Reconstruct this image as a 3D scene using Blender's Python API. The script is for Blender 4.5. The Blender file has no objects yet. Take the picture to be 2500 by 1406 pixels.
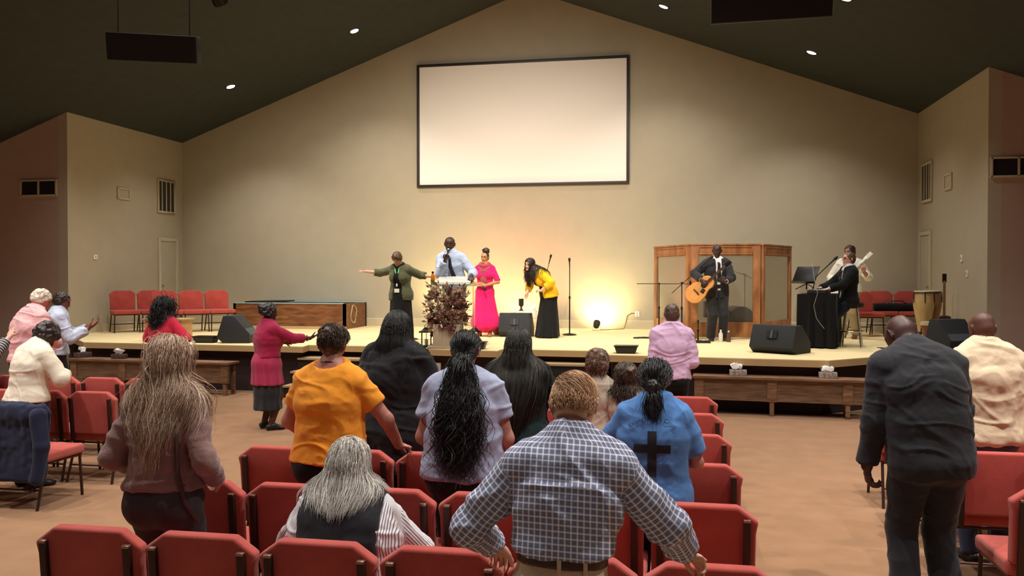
import bpy, bmesh, math, random
import numpy as np
from mathutils import Vector, Matrix
rad=math.radians
SC=bpy.context.scene
# ------------------------------------------------------------ camera, world, exposure
HC=1.98
cd=bpy.data.cameras.new('camera'); cam=bpy.data.objects.new('camera',cd); SC.collection.objects.link(cam)
cd.sensor_width=36; cd.lens=36*2080/2500; cd.clip_start=.05; cd.clip_end=200
cam.location=(0,0,HC); cam.rotation_euler=(rad(90-.85),0,rad(10.7))
SC.camera=cam
SC.view_settings.view_transform='Standard'; SC.view_settings.look='None'; SC.view_settings.gamma=1
SC.view_settings.exposure=0.0
SC.view_settings.use_curve_mapping=False
w=bpy.data.worlds.new('world'); SC.world=w; w.use_nodes=True
w.node_tree.nodes['Background'].inputs[0].default_value=(1,.95,.90,1)
w.node_tree.nodes['Background'].inputs[1].default_value=.13
CANS_X=(-12.4,-9.5,-6.65,-3.4,-.2,2.6,5.6); CANS_Y=(17.2,13.95,10.8,7.6,4.4,1.4)  # first and last columns are unseen lamps added to brighten the hall's sides
SPOT_W=400; CAN_COL=(1,.93,.87)
STAGE_LIGHTS=[((-6.6,11.7,6.0),(-6.6,17.5,1.2),900,(1,.90,.76)),((-3.4,11.7,6.9),(-3.4,18.4,2.0),1650,(1,.91,.79)),
              ((-.2,11.7,6.0),(-.8,17.5,1.2),900,(1,.90,.76))]
# ------------------------------------------------------------ implicit-surface modelling helpers
def V(*a): return np.array(a,dtype=np.float64)
def nrm(v): v=np.asarray(v,float); return v/(np.linalg.norm(v)+1e-12)
_rl=np.random.RandomState(7).rand(32,32,32).astype(np.float32)*2-1
def noise3(p):
    p=np.asarray(p,np.float32); i=np.floor(p).astype(np.int64); f=p-i; f=f*f*(3-2*f); i&=31; j=(i+1)&31
    x0,y0,z0=i[:,0],i[:,1],i[:,2]; x1,y1,z1=j[:,0],j[:,1],j[:,2]; fx,fy,fz=f[:,0],f[:,1],f[:,2]
    a=_rl[x0,y0,z0]*(1-fx)+_rl[x1,y0,z0]*fx; b=_rl[x0,y1,z0]*(1-fx)+_rl[x1,y1,z0]*fx
    c=_rl[x0,y0,z1]*(1-fx)+_rl[x1,y0,z1]*fx; d=_rl[x0,y1,z1]*(1-fx)+_rl[x1,y1,z1]*fx
    return (a*(1-fy)+b*fy)*(1-fz)+(c*(1-fy)+d*fy)*fz
class P:
    """elliptic cone between a and b; ra,rb=(x radius,y radius) in the frame R (side) and F (front)"""
    def __init__(s,a,b,ra,rb,R=None,F=None,k=.02,op='u',cuts=(),n=2.0,tag=0,fold=None):
        s.a=V(*a); s.b=V(*b)
        s.ra=np.array(ra if hasattr(ra,'__len__') else (ra,ra),float); s.rb=np.array(rb if hasattr(rb,'__len__') else (rb,rb),float)
        ax=s.b-s.a; L=np.linalg.norm(ax)
        U=ax/L if L>1e-6 else V(0,0,1)
        if R is None:
            R=np.cross(V(0,1,0) if abs(U[1])<.9 else V(1,0,0),U)
        R=nrm(R)
        if abs(np.dot(R,U))>.9: R=np.cross(V(0,0,1) if abs(U[2])<.7 else V(0,1,0),U)
        R=nrm(R-U*np.dot(R,U)); s.R=R; s.U=U; s.F=np.cross(U,R); s.L=L
        s.k=k; s.op=op; s.cuts=cuts; s.n=n; s.tag=tag; s.fold=fold
    def grow(s,g,**kw):
        q=P(s.a,s.b,s.ra+g,s.rb+g,R=s.R,k=kw.get('k',s.k),op=s.op,cuts=s.cuts,n=s.n,tag=s.tag,fold=s.fold)
        for a,b in kw.items(): setattr(q,a,b)
        return q
    def bbox(s,m):
        r=max(s.ra.max(),s.rb.max())+m
        if s.fold: r+=s.fold[0]
        return np.minimum(s.a,s.b)-r,np.maximum(s.a,s.b)+r
    def ev(s,x,y,z):
        dx=x-s.a[0]; dy=y-s.a[1]; dz=z-s.a[2]
        h=dx*s.U[0]+dy*s.U[1]+dz*s.U[2]
        t=np.clip(h/max(s.L,1e-6),0,1)
        lx=dx*s.R[0]+dy*s.R[1]+dz*s.R[2]; ly=dx*s.F[0]+dy*s.F[1]+dz*s.F[2]; lz=h-t*s.L
        rx=s.ra[0]+(s.rb[0]-s.ra[0])*t; ry=s.ra[1]+(s.rb[1]-s.ra[1])*t
        if s.fold:
            amp,nf,ph=s.fold; th=np.arctan2(ly/ry,lx/rx)
            w=1+amp*t/np.maximum(rx,.05)*(np.sin(nf*th+ph)+.5*np.sin((nf*1.7)*th+ph*2.1+3*t))
            rx=rx*w; ry=ry*w
        rm=np.minimum(rx,ry)
        if s.n==2: q=np.sqrt((lx/rx)**2+(ly/ry)**2+(lz/rm)**2)
        else: q=(np.abs(lx/rx)**s.n+np.abs(ly/ry)**s.n+np.abs(lz/rm)**s.n)**(1/s.n)
        d=(q-1)*rm
        for c,nn in s.cuts: d=np.maximum(d,(x-c[0])*nn[0]+(y-c[1])*nn[1]+(z-c[2])*nn[2])
        return d
class BX(P):
    """rounded box, centre c, half sizes h, axes R,F,U"""
    def __init__(s,c,h,R=(1,0,0),F=(0,1,0),r=.005,k=.002,op='u',tag=0):
        s.c=V(*c); s.h=V(*h); s.R=nrm(R); s.F=nrm(F); s.U=np.cross(s.R,s.F); s.r=r; s.k=k; s.op=op; s.tag=tag
    def bbox(s,m):
        r=np.linalg.norm(s.h)+m; return s.c-r,s.c+r
    def ev(s,x,y,z):
        dx=x-s.c[0]; dy=y-s.c[1]; dz=z-s.c[2]
        q=[np.abs(dx*A[0]+dy*A[1]+dz*A[2])-(h-s.r) for A,h in ((s.R,s.h[0]),(s.F,s.h[1]),(s.U,s.h[2]))]
        o=np.sqrt(np.maximum(q[0],0)**2+np.maximum(q[1],0)**2+np.maximum(q[2],0)**2)
        return o+np.minimum(np.maximum(q[0],np.maximum(q[1],q[2])),0)-s.r
class PL:
    """half space removed: everything with (p-c).n>0; optional limits"""
    op='s'
    def __init__(s,c,n,k=.004,lim=None): s.c=V(*c); s.n_=nrm(n); s.k=k; s.lim=lim; s.tag=0
    def bbox(s,m): return (V(-9,-9,-9),V(99,99,99)) if s.lim is None else (V(*s.lim[0]),V(*s.lim[1]))
    def ev(s,x,y,z): return -((x-s.c[0])*s.n_[0]+(y-s.c[1])*s.n_[1]+(z-s.c[2])*s.n_[2])
def smin(a,b,k):
    h=np.maximum(k-np.abs(a-b),0)/k; return np.minimum(a,b)-h*h*k*.25
def field_pts(prims,p):
    d=np.full(len(p),9.,np.float64)
    for q in prims:
        e=q.ev(p[:,0],p[:,1],p[:,2])
        d=smin(d,e,q.k) if q.op=='u' else np.maximum(d,-e)
    return d
def sdf_build(prims,h):
    us=[q for q in prims if q.op=='u']
    lo=np.min([q.bbox(h*3)[0] for q in us],axis=0); hi=np.max([q.bbox(h*3)[1] for q in us],axis=0)
    n=np.ceil((hi-lo)/h).astype(int)+1
    X=(lo[0]+h*np.arange(n[0])).astype(np.float32); Y=(lo[1]+h*np.arange(n[1])).astype(np.float32); Z=(lo[2]+h*np.arange(n[2])).astype(np.float32)
    D=np.full(n,.5,np.float32)
    for q in prims:
        bl,bh=q.bbox(max(q.k,h*2)*1.3+.01)
        i0=np.maximum(((bl-lo)/h).astype(int),0); i1=np.minimum(((bh-lo)/h).astype(int)+2,n)
        if (i1<=i0).any(): continue
        s=tuple(slice(a,b) for a,b in zip(i0,i1))
        e=q.ev(X[s[0]][:,None,None],Y[s[1]][None,:,None],Z[s[2]][None,None,:]).astype(np.float32)
        if q.op=='u': D[s]=smin(D[s],e,q.k)
        elif q.op=='s':
            a=D[s]; b=-e; kk=q.k; hh=np.maximum(kk-np.abs(a-b),0)/kk; D[s]=np.maximum(a,b)+hh*hh*kk*.25
    return D,lo,h
def nets(D,lo,h):
    S=D<0; n=D.shape; m=(n[0]-1,n[1]-1,n[2]-1); N=m[0]*m[1]*m[2]
    cells=[];pos=[];quads=[]
    st=(m[1]*m[2],m[2],1)
    for ax in range(3):
        sl0=[slice(None)]*3; sl1=[slice(None)]*3; sl0[ax]=slice(0,-1); sl1[ax]=slice(1,None)
        a=S[tuple(sl0)]; b=S[tuple(sl1)]
        idx=np.argwhere(a!=b)
        o1,o2=[(1,2),(2,0),(0,1)][ax]
        ok=(idx[:,o1]>0)&(idx[:,o2]>0)&(idx[:,o1]<n[o1]-1)&(idx[:,o2]<n[o2]-1)
        idx=idx[ok]
        d0=D[idx[:,0],idx[:,1],idx[:,2]]; j=idx.copy(); j[:,ax]+=1; d1=D[j[:,0],j[:,1],j[:,2]]
        t=d0/(d0-d1); p=idx.astype(np.float64); p[:,ax]+=t
        base=idx[:,0]*st[0]+idx[:,1]*st[1]+idx[:,2]
        q=np.stack([base-st[o1]-st[o2],base-st[o2],base,base-st[o1]],1)
        flip=d0>0; q[flip]=q[flip][:,::-1]
        quads.append(q)
        for c in range(4): cells.append(q[:,c] if False else (base-(st[o1] if c in(0,3) else 0)-(st[o2] if c in (0,1) else 0))); pos.append(p)
    cells=np.concatenate(cells); pos=np.concatenate(pos); quads=np.concatenate(quads)
    u,inv=np.unique(cells,return_inverse=True)
    cnt=np.bincount(inv); vs=np.stack([np.bincount(inv,pos[:,i])/cnt for i in range(3)],1)
    lut=np.searchsorted(u,quads)
    return lo+vs*h, lut
def relax(v,q,it=2,f=.5):
    e=np.concatenate([q[:,[0,1]],q[:,[1,2]],q[:,[2,3]],q[:,[3,0]]]); e=np.concatenate([e,e[:,::-1]])
    c=np.bincount(e[:,0],minlength=len(v)); c=np.maximum(c,1)
    for _ in range(it):
        s=np.stack([np.bincount(e[:,0],v[e[:,1],i],minlength=len(v)) for i in range(3)],1)/c[:,None]
        v=v+(s-v)*f
    return v
def vnorm(v,q):
    fn=np.cross(v[q[:,2]]-v[q[:,0]],v[q[:,3]]-v[q[:,1]])
    n=np.zeros_like(v)
    for c in range(4):
        for i in range(3): n[:,i]+=np.bincount(q[:,c],fn[:,i],minlength=len(v))
    return n/(np.linalg.norm(n,axis=1)[:,None]+1e-12)
def mesh_np(name,v,q,mat,parent=None,smooth=True,attrs=None):
    me=bpy.data.meshes.new(name); nv=len(v); k=q.shape[1]
    me.vertices.add(nv); me.vertices.foreach_set('co',np.asarray(v,np.float32).ravel())
    me.loops.add(q.size); me.loops.foreach_set('vertex_index',q.astype(np.int32).ravel())
    me.polygons.add(len(q)); me.polygons.foreach_set('loop_start',np.arange(0,q.size,k,dtype=np.int32))
    me.update(calc_edges=True)
    if smooth: me.polygons.foreach_set('use_smooth',np.ones(len(q),bool))
    for an,(ty,arr) in (attrs or {}).items():
        a=me.attributes.new(an,ty,'POINT'); a.data.foreach_set({'FLOAT':'value','FLOAT_VECTOR':'vector','FLOAT_COLOR':'color'}[ty],np.asarray(arr,np.float32).ravel())
    if mat: me.materials.append(mat)
    me.validate()
    o=bpy.data.objects.new(name,me); SC.collection.objects.link(o)
    if parent is not None: o.parent=parent
    return o
def ridge(p,fr): 
    return 1-2*np.abs(noise3(p*np.array(fr)))
def fold_disp(v,amp,style='body',seed=0):
    s=V(seed*3.1,seed*1.7,seed*2.3)
    w=np.stack([noise3(v*4+s),noise3(v*4+s+9),noise3(v*4+s+17)],1)*.35
    p=v+w*.25+s
    if style=='drape': d=ridge(p,(9,9,1.6))*.7+ridge(p+5,(17,17,3))*.3
    elif style=='body': 
        d=ridge(p,(4,4,9))*.5+ridge(p+3,(7,7,5))*.3+ridge(p+7,(14,14,18))*.25
        cr=1-np.minimum(1,np.abs(noise3(p*np.array((2.6,2.6,7.5))+11))*6); c2=1-np.minimum(1,np.abs(noise3((p+p[:,[2,0,1]]*.8)*np.array((5.,5.,3.))+5))*6)
        d=d+.75*cr+.5*c2
    elif style=='quilt': d=noise3(p*12)
    else: d=noise3(p*7)*.7+noise3(p*19)*.3
    return d*amp
def build(name,prims,h,mat,parent,disp=None,it=2,attrs=None,post=None):
    D,lo,h=sdf_build(prims,h); v,q=nets(D,lo,h)
    if len(v)==0: return None
    v=relax(v,q,it,.45)
    if disp is not None:
        nn=vnorm(v,q); v=v+nn*np.asarray(disp(v))[:,None]
    if post: v=post(v)
    return mesh_np(name,v,q,mat,parent,attrs=attrs(v) if attrs else None)
# ------------------------------------------------------------ hard-surface helpers
class MB:
    def __init__(s): s.v=[];s.f=[]
    def add(s,vs,fs):
        b=len(s.v); s.v+= [tuple(x) for x in vs]; s.f+=[tuple(b+i for i in f) for f in fs]; return s
    def box(s,c,d,rz=0,rx=0,ry=0,taper=1.):
        M=Matrix.Translation(c)@Matrix.Rotation(rz,4,'Z')@Matrix.Rotation(rx,4,'X')@Matrix.Rotation(ry,4,'Y')
        x,y,z=d[0]/2,d[1]/2,d[2]/2
        pts=[(-x*taper,-y*taper,z),(x*taper,-y*taper,z),(x*taper,y*taper,z),(-x*taper,y*taper,z)]
        pts=[(-x,-y,-z),(x,-y,-z),(x,y,-z),(-x,y,-z)]+pts
        return s.add([M@Vector(p) for p in pts],[(0,3,2,1),(4,5,6,7),(0,1,5,4),(1,2,6,5),(2,3,7,6),(3,0,4,7)])
    def prism(s,poly,axis,a,b):
        """poly of 2D points extruded along axis from a to b; axis 'x': (y,z); 'y': (x,z); 'z': (x,y)"""
        def mk(p,t): return {'x':(t,p[0],p[1]),'y':(p[0],t,p[1]),'z':(p[0],p[1],t)}[axis]
        n=len(poly); vs=[mk(p,a) for p in poly]+[mk(p,b) for p in poly]
        return s.add(vs,[tuple(range(n))[::-1],tuple(range(n,2*n))]+[(i,(i+1)%n,n+(i+1)%n,n+i) for i in range(n)])
    def tube(s,pts,r,n=8,caps=True):
        pts=[Vector(p) for p in pts]; rs=r if hasattr(r,'__len__') else [r]*len(pts)
        b=len(s.v); up=None
        for i,p in enumerate(pts):
            t=(pts[min(i+1,len(pts)-1)]-pts[max(i-1,0)]).normalized()
            if up is None: up=t.orthogonal().normalized()
            up=(up-t*up.dot(t)); up=up.normalized() if up.length>1e-6 else t.orthogonal().normalized()
            sd=t.cross(up)
            for k in range(n):
                a=2*math.pi*k/n; s.v.append(tuple(p+(up*math.cos(a)+sd*math.sin(a))*rs[i]))
        for i in range(len(pts)-1):
            for k in range(n):
                a=b+i*n+k; c=b+i*n+(k+1)%n; s.f.append((a,c,c+n,a+n))
        if caps:
            s.f.append(tuple(b+k for k in range(n))[::-1]); s.f.append(tuple(b+(len(pts)-1)*n+k for k in range(n)))
        return s
    def lathe(s,prof,c=(0,0,0),n=24,M=None,caps=True):
        b=len(s.v)
        for r,z in prof:
            for k in range(n):
                a=2*math.pi*k/n; p=Vector((r*math.cos(a),r*math.sin(a),z))
                if M is not None: p=M@p
                s.v.append((p.x+c[0],p.y+c[1],p.z+c[2]))
        for i in range(len(prof)-1):
            for k in range(n):
                a=b+i*n+k; d=b+i*n+(k+1)%n; s.f.append((a,d,d+n,a+n))
        if caps: s.f.append(tuple(b+k for k in range(n))[::-1]); s.f.append(tuple(b+(len(prof)-1)*n+k for k in range(n)))
        return s
    def build(s,name,mat,parent=None,smooth=False,bevel=0,seg=2,sub=0):
        me=bpy.data.meshes.new(name); me.from_pydata(s.v,[],s.f); me.materials.append(mat)
        bm=bmesh.new(); bm.from_mesh(me); bmesh.ops.recalc_face_normals(bm,faces=bm.faces)
        if bevel:
            bmesh.ops.remove_doubles(bm,verts=bm.verts,dist=1e-5)
            bmesh.ops.bevel(bm,geom=[e for e in bm.edges if len(e.link_faces)==2 and e.calc_face_angle(0)>.35],offset=bevel,segments=seg,profile=.6,affect='EDGES',clamp_overlap=True)
        bm.to_mesh(me); bm.free()
        o=bpy.data.objects.new(name,me); SC.collection.objects.link(o)
        if parent is not None: o.parent=parent
        if smooth or bevel:
            me.polygons.foreach_set('use_smooth',np.ones(len(me.polygons),bool))
            try: me.set_sharp_from_angle(angle=rad(38))
            except Exception: pass
        if sub:
            m=o.modifiers.new('s','SUBSURF'); m.levels=sub; m.render_levels=sub
        return o
def tag(o,label,cat,group=None,kind=None):
    if label: o['label']=label
    if cat: o['category']=cat
    if group: o['group']=group
    if kind: o['kind']=kind
    return o
def thing(name,label,cat,loc=(0,0,0),rz=0,group=None):
    o=bpy.data.objects.new(name,None); SC.collection.objects.link(o); o.empty_display_size=.1
    o.location=loc; o.rotation_euler=(0,0,rz); return tag(o,label,cat,group)
def dup(root,loc=None,rz=None,label=None,group=None):
    r=root.copy(); SC.collection.objects.link(r)
    if loc is not None: r.location=loc
    if rz is not None: r.rotation_euler=(0,0,rz)
    if label: r['label']=label
    if group: r['group']=group
    for ch in root.children:
        c=ch.copy(); SC.collection.objects.link(c); c.parent=r
        for g in ch.children:
            d=g.copy(); SC.collection.objects.link(d); d.parent=c
    return r
# ------------------------------------------------------------ materials
def srgb(c):
    if isinstance(c,str): c=[int(c[i:i+2],16) for i in (0,2,4)]
    c=[x/255 if max(c)>1 else x for x in c]
    return tuple((x/12.92 if x<=.04045 else ((x+.055)/1.055)**2.4) for x in c)
def nodes(name):
    m=bpy.data.materials.new(name); m.use_nodes=True; nt=m.node_tree
    return m,nt,nt.nodes['Principled BSDF']
def N(nt,t,**kw):
    n=nt.nodes.new(t)
    for k,v in kw.items():
        if k in n.inputs: n.inputs[k].default_value=v
        else: setattr(n,k,v)
    return n
def mat(name,col,rough=.6,metal=0,noise=0,scale=20,bump=0,bscale=None,spec=.5,col2=None,emit=None,sheen=0,alpha=1,trans=0,stretch=None,coat=0):
    m,nt,b=nodes(name); c=srgb(col); L=nt.links.new
    b.inputs['Base Color'].default_value=(*c,1); b.inputs['Roughness'].default_value=rough; b.inputs['Metallic'].default_value=metal
    b.inputs['Specular IOR Level'].default_value=spec
    if sheen: b.inputs['Sheen Weight'].default_value=sheen
    if trans: b.inputs['Transmission Weight'].default_value=trans
    if alpha<1: b.inputs['Alpha'].default_value=alpha
    if coat: b.inputs['Coat Weight'].default_value=coat
    if emit: b.inputs['Emission Color'].default_value=(*srgb(emit[0]),1); b.inputs['Emission Strength'].default_value=emit[1]
    if noise or col2 or bump:
        tc=N(nt,'ShaderNodeTexCoord'); src=tc.outputs['Object']
        if stretch:
            mp=N(nt,'ShaderNodeMapping'); mp.inputs['Scale'].default_value=stretch; L(src,mp.inputs[0]); src=mp.outputs[0]
        if noise or col2:
            nz=N(nt,'ShaderNodeTexNoise',Scale=scale,Detail=5.0); L(src,nz.inputs['Vector'])
            mx=N(nt,'ShaderNodeMix',data_type='RGBA'); rp=N(nt,'ShaderNodeMapRange'); rp.inputs[1].default_value=.3; rp.inputs[2].default_value=.7
            L(nz.outputs[0],rp.inputs[0]); L(rp.outputs[0],mx.inputs[0])
            c2=srgb(col2) if col2 else tuple(x*(1-noise) for x in c)
            mx.inputs[6].default_value=(*c,1); mx.inputs[7].default_value=(*c2,1); L(mx.outputs[2],b.inputs['Base Color'])
        if bump:
            nb=N(nt,'ShaderNodeTexNoise',Scale=bscale or scale*4,Detail=3.0); L(src,nb.inputs['Vector'])
            bp=N(nt,'ShaderNodeBump',Strength=bump,Distance=.01); L(nb.outputs[0],bp.inputs['Height']); L(bp.outputs[0],b.inputs['Normal'])
    return m
def cloth(name,col,noise=.12,rough=.9,bump=.25,bs=260,sheen=.15,scale=9): return mat(name,col,rough,0,noise,scale,bump,bs,.25,sheen=sheen)
# ------------------------------------------------------------ materials of the place
M={}
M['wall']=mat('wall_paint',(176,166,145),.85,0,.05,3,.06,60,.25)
M['wallshade']=mat('wall_paint_shade',(176,154,140),.85,0,.05,3,.06,60,.25)  # browner than the stage walls, weaker light on these walls put into the colour
M['ceil']=mat('ceiling_black',(60,64,60),.9,0,.15,5,.1,80,.2)
M['trim']=mat('trim_paint',(190,178,148),.6)
M['carpet']=mat('carpet',(160,122,90),1.0,0,.16,3.5,.5,900,.1,sheen=.1)
M['stagetop']=mat('stage_carpet',(240,220,168),.85,0,.08,4,.2,500,.25)
M['fascia']=mat('stage_fascia',(190,160,112),.6,0,.08,4)
M['riser']=mat('riser_dark',(48,30,28),.75,0,.2,6)
M['riserin']=mat('riser_black',(26,16,16),.85)
M['nosing']=mat('step_nosing',(170,145,108),.7)
M['wood']=mat('knotty_wood',(146,110,80),.55,0,0,3,.1,30,.4,col2=(96,66,46),stretch=(1.2,1.2,9))
M['woodh']=mat('knotty_wood_long',(132,102,76),.55,0,0,3,.1,30,.4,col2=(90,64,46),stretch=(1.2,1.2,12))
M['cage']=mat('pine_frame',(184,126,80),.45,0,0,2.2,.05,30,.5,col2=(134,82,48),stretch=(3,3,1.2))
M['tub']=mat('baptistry_wood',(138,92,56),.5,0,0,2.5,.08,30,.4,col2=(92,52,30),stretch=(1.4,4,7))
M['black']=mat('black_plastic',(24,25,27),.5); M['blackm']=mat('black_metal',(20,19,18),.35,.4); M['speaker']=mat('speaker_black',(36,38,42),.75,0,.1,60,.2)
M['grille']=mat('speaker_grille',(84,92,100),.6,.3,.15,300,.3); M['hang']=mat('line_speaker_black',(12,13,15),.8); M['hangside']=mat('speaker_side',(30,31,36),.8)
M['screen']=mat('screen_fabric',(244,238,230),.8); M['frame']=mat('screen_frame',(34,24,20),.5)
M['chrome']=mat('chrome',(200,200,195),.2,1); M['white']=mat('white_plastic',(225,222,210),.5); M['tissue']=mat('tissue_paper',(245,243,240),.9)
M['box1']=mat('tissue_carton',(190,178,165),.7,0,0,30,col2=(120,104,96)); M['box2']=mat('tissue_carton_dark',(96,72,66),.7,0,0,26,col2=(60,44,42))
M['ventdark']=mat('vent_dark',(44,40,40),.6); M['glassd']=mat('window_dark',(40,34,40),.2)
M['chair']=mat('coral_fabric',(192,84,72),.92,0,0,5,.5,420,.25,col2=(172,68,60),sheen=.25)
M['chairside']=mat('coral_fabric_side',(188,84,68),.9,0,.1,9,.4,420,.25,sheen=.2)
M['cframe']=mat('bronze_tube',(62,40,34),.45,.5); M['cframeh']=mat('bronze_cap',(150,120,105),.3,.8)
M['black_cloth']=cloth('black_cloth',(17,17,19),.2,.95,.2,120,.05)
# ------------------------------------------------------------ the room
def struct(name,mb,m,parent=None,label=None,**k):
    o=mb.build(name,m,parent,**k)
    if parent is None: tag(o,label,None,None,'structure')
    return o
XL,XR,YW,YF=-11.85,5.02,19.1,15.05; AX,AZ=-3.24,8.43; SL=.372; XO,XP=-16.5,9.8; YB=-6
cz=lambda x: AZ-SL*abs(x-AX)
struct('floor',MB().box(((XO+XP)/2,(YB+YW)/2,-.05),(XP-XO,YW-YB,.1)),M['carpet'],label='orange tan carpet floor of the worship hall')
mb=MB()
mb.prism([(XO,cz(XO)),(AX,AZ),(XP,cz(XP)),(XP,cz(XP)+.2),(AX,AZ+.2),(XO,cz(XO)+.2)],'y',YB,YW+.2); struct('ceiling',mb,M['ceil'],label='dark gabled ceiling')
struct('wall_back',MB().prism([(XL-.2,0),(XR+.2,0),(XR+.2,cz(XR+.2)),(AX,AZ),(XL-.2,cz(XL-.2))],'y',YW,YW+.2),M['wall'],label='tan gable wall behind the stage')
struct('wall_left',MB().prism([(YF,0),(YW,0),(YW,cz(XL)+.02),(YF,cz(XL)+.02)],'x',XL-.2,XL),M['wall'],label='tan side wall left of the stage')
struct('wall_right',MB().prism([(YF,0),(YW,0),(YW,cz(XR)+.02),(YF,cz(XR)+.02)],'x',XR,XR+.2),M['wall'],label='tan side wall right of the stage')
struct('wall_front_left',MB().prism([(XO,0),(XL-.2,0),(XL-.2,cz(XL-.2)),(XO,cz(XO))],'y',YF,YF+.2),M['wallshade'],label='shaded front wall beyond the stage, left')
struct('wall_front_right',MB().prism([(XR+.2,0),(XP,0),(XP,cz(XP)),(XR+.2,cz(XR+.2))],'y',YF,YF+.2),M['wallshade'],label='shaded front wall beyond the stage, right')
struct('wall_outer_left',MB().box((XO-.1,(YB+YF)/2,1.9),(.2,YF-YB+.4,3.8)),M['wallshade'],label='outer side wall on the left')
struct('wall_outer_right',MB().box((XP+.1,(YB+YF)/2,1.9),(.2,YF-YB+.4,3.8)),M['wallshade'],label='outer side wall on the right')
Zs=.79
mb=MB(); mb.prism([(YW-.02,Zs),(YW-.02,Zs+.17),(YW,Zs+.19),(YW,Zs)],'x',XL,XR); struct('baseboard_back',mb,M['trim'],label='tall pale baseboard along the back wall')
for nm,x,y0,y1 in (('baseboard_left',XL+.01,15.05,18.05),('baseboard_right',XR-.01,15.05,18.0)):
    struct(nm,MB().box((x,(y0+y1)/2,Zs+.08),(.02,y1-y0,.16)),M['trim'],label='pale baseboard along the side wall')
# doors and grilles on the side walls
for i,(x,sx) in enumerate(((XL,1),(XR,-1))):
    e=thing('door_%d'%(i+1),None,None,(x,18.45,Zs)); e['kind']='structure'; e['label']='pale side door '+('left' if i==0 else 'right')+' of the stage'
    MB().box((sx*.012,0,1.0),(.02,.62,2.0)).build('door_leaf',M['wall'],e,bevel=.003)
    mb=MB(); 
    for y in (-.35,.35): mb.box((sx*.02,y,1.04),(.04,.08,2.08))
    mb.box((sx*.02,0,2.04),(.04,.62,.08)); mb.build('door_frame',M['trim'],e,bevel=.004)
    MB().lathe([(.012,0),(.025,.02),(.02,.05),(.0,.055)],n=12,M=Matrix.Rotation(rad(90*sx),3,'Y')).build('door_handle',M['chrome'],e,smooth=True).location=(sx*.02,-.25*sx*sx,.95)
    g=thing('return_air_grille','tall white louvred return air grille on the '+('left' if i==0 else 'right')+' side wall','air grille',(x,18.4,3.85),0,'return air grilles')
    mb=MB()
    for y in (-.33,.33): mb.box((sx*.02,y,0),(.03,.05,.80))
    for z in (-.375,.375): mb.box((sx*.02,0,z),(.03,.61,.05))
    mb.build('frame',M['trim'],g,bevel=.004)
    MB().box((sx*.008,0,0),(.012,.61,.70)).build('back_panel',M['ventdark'],g)
    for k in range(3): MB().box((sx*.02,-.18+.17*k,0),(.02,.022,.70)).build('louvre',M['trim'],g)
g=thing('wall_speaker_panel','small square framed panel on the left side wall','panel',(XL,16.8,3.77))
mb=MB()
for y in (-.2,.2): mb.box((.015,y,0),(.03,.04,.25))
for z in (-.11,.11): mb.box((.015,0,z),(.03,.4,.035))
mb.build('frame',M['trim'],g,bevel=.003); MB().box((.006,0,0),(.012,.38,.2)).build('back_panel',M['wall'],g)
g=thing('wall_speaker_panel','small framed panel on the right side wall beside the tall grille','panel',(XR,17.05,3.72))
mb=MB()
for y in (-.2,.2): mb.box((-.015,y,0),(.03,.04,.30))
for z in (-.135,.135): mb.box((-.015,0,z),(.03,.4,.035))
mb.build('frame',M['trim'],g,bevel=.003); MB().box((-.006,0,0),(.012,.38,.25)).build('back_panel',M['wall'],g)
def plate(name,label,x,y,z,sx,w_,h_,cat='wall plate'):
    g=thing(name,label,cat,(x,y,z)); 
    if sx: MB().box((sx*.008,0,0),(.016,w_,h_)).build('plate',M['white'],g,bevel=.003); MB().box((sx*.018,0,0),(.008,.012,.03)).build('switch',M['black'],g)
    else: MB().box((0,-.008,0),(w_,.016,h_)).build('plate',M['white'],g,bevel=.003); MB().box((0,-.018,.02),(.012,.006,.03)).build('socket',M['ventdark'],g); MB().box((0,-.018,-.03),(.012,.006,.03)).build('socket',M['ventdark'],g)
plate('thermostat','small white thermostat on the left side wall',XL,15.86,2.36,1,.12,.10,'thermostat')
plate('thermostat','pale thermostat on the right side wall, upper of two small plates',XR,16.28,2.28,-1,.10,.13,'thermostat')
plate('light_switch','small switch plate on the right side wall below the thermostat',XR,15.99,2.01,-1,.08,.12,'switch')
# two-light windows in the front walls
def win(i,x,label,w_=.80):
    e=thing('window_%d'%i,None,None,(x,YF,3.73)); e['kind']='structure'; e['label']=label
    mb=MB()
    for dx in (-w_/2,0,w_/2): mb.box((dx,-.02,0),(.03,.04,.32))
    for z in (-.15,.15): mb.box((0,-.02,z),(w_+.05,.04,.03))
    mb.build('window_frame',M['trim'],e,bevel=.003)
    for dx in (-w_/4,w_/4): MB().box((dx,-.008,0),(w_/2-.03,.01,.28)).build('pane',M['glassd'],e)
win(1,-12.49,'dark two light window high in the left front wall'); win(2,5.47,'dark two light window high in the right front wall')
# ------------------------------------------------------------ stage
st=thing('stage','raised stage platform with pale carpet top, light fascia and dark recessed risers','stage',(0,0,0)); st['kind']='structure'
out=[(XL,YW),(XL,15.03),(-10.33,13.5),(-6.08,13.34),(-6.13,13.68),(-4.12,13.60),(-4.08,13.29),(-2.72,13.14),(-2.70,13.50),(-1.06,13.42),(-.98,12.80),(2.15,12.53),(2.95,13.25),(4.6,14.9),(XR,15.03),(XR,YW)]
MB().prism(out,'z',Zs-.012,Zs).build('deck',M['stagetop'],st)
MB().prism(out,'z',Zs-.105,Zs-.012).build('fascia',M['fascia'],st)
inn=[(XL+.05,YW),(XL+.05,15.2),(-10.25,13.62),(-6.22,13.48),(-6.22,13.9),(-4.2,13.8),(-4.0,13.42),(-2.82,13.28),(-2.8,13.7),(-1.0,13.6),(-.9,12.93),(2.08,12.68),(2.85,13.38),(4.5,15.0),(XR-.05,15.2),(XR-.05,YW)]
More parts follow.
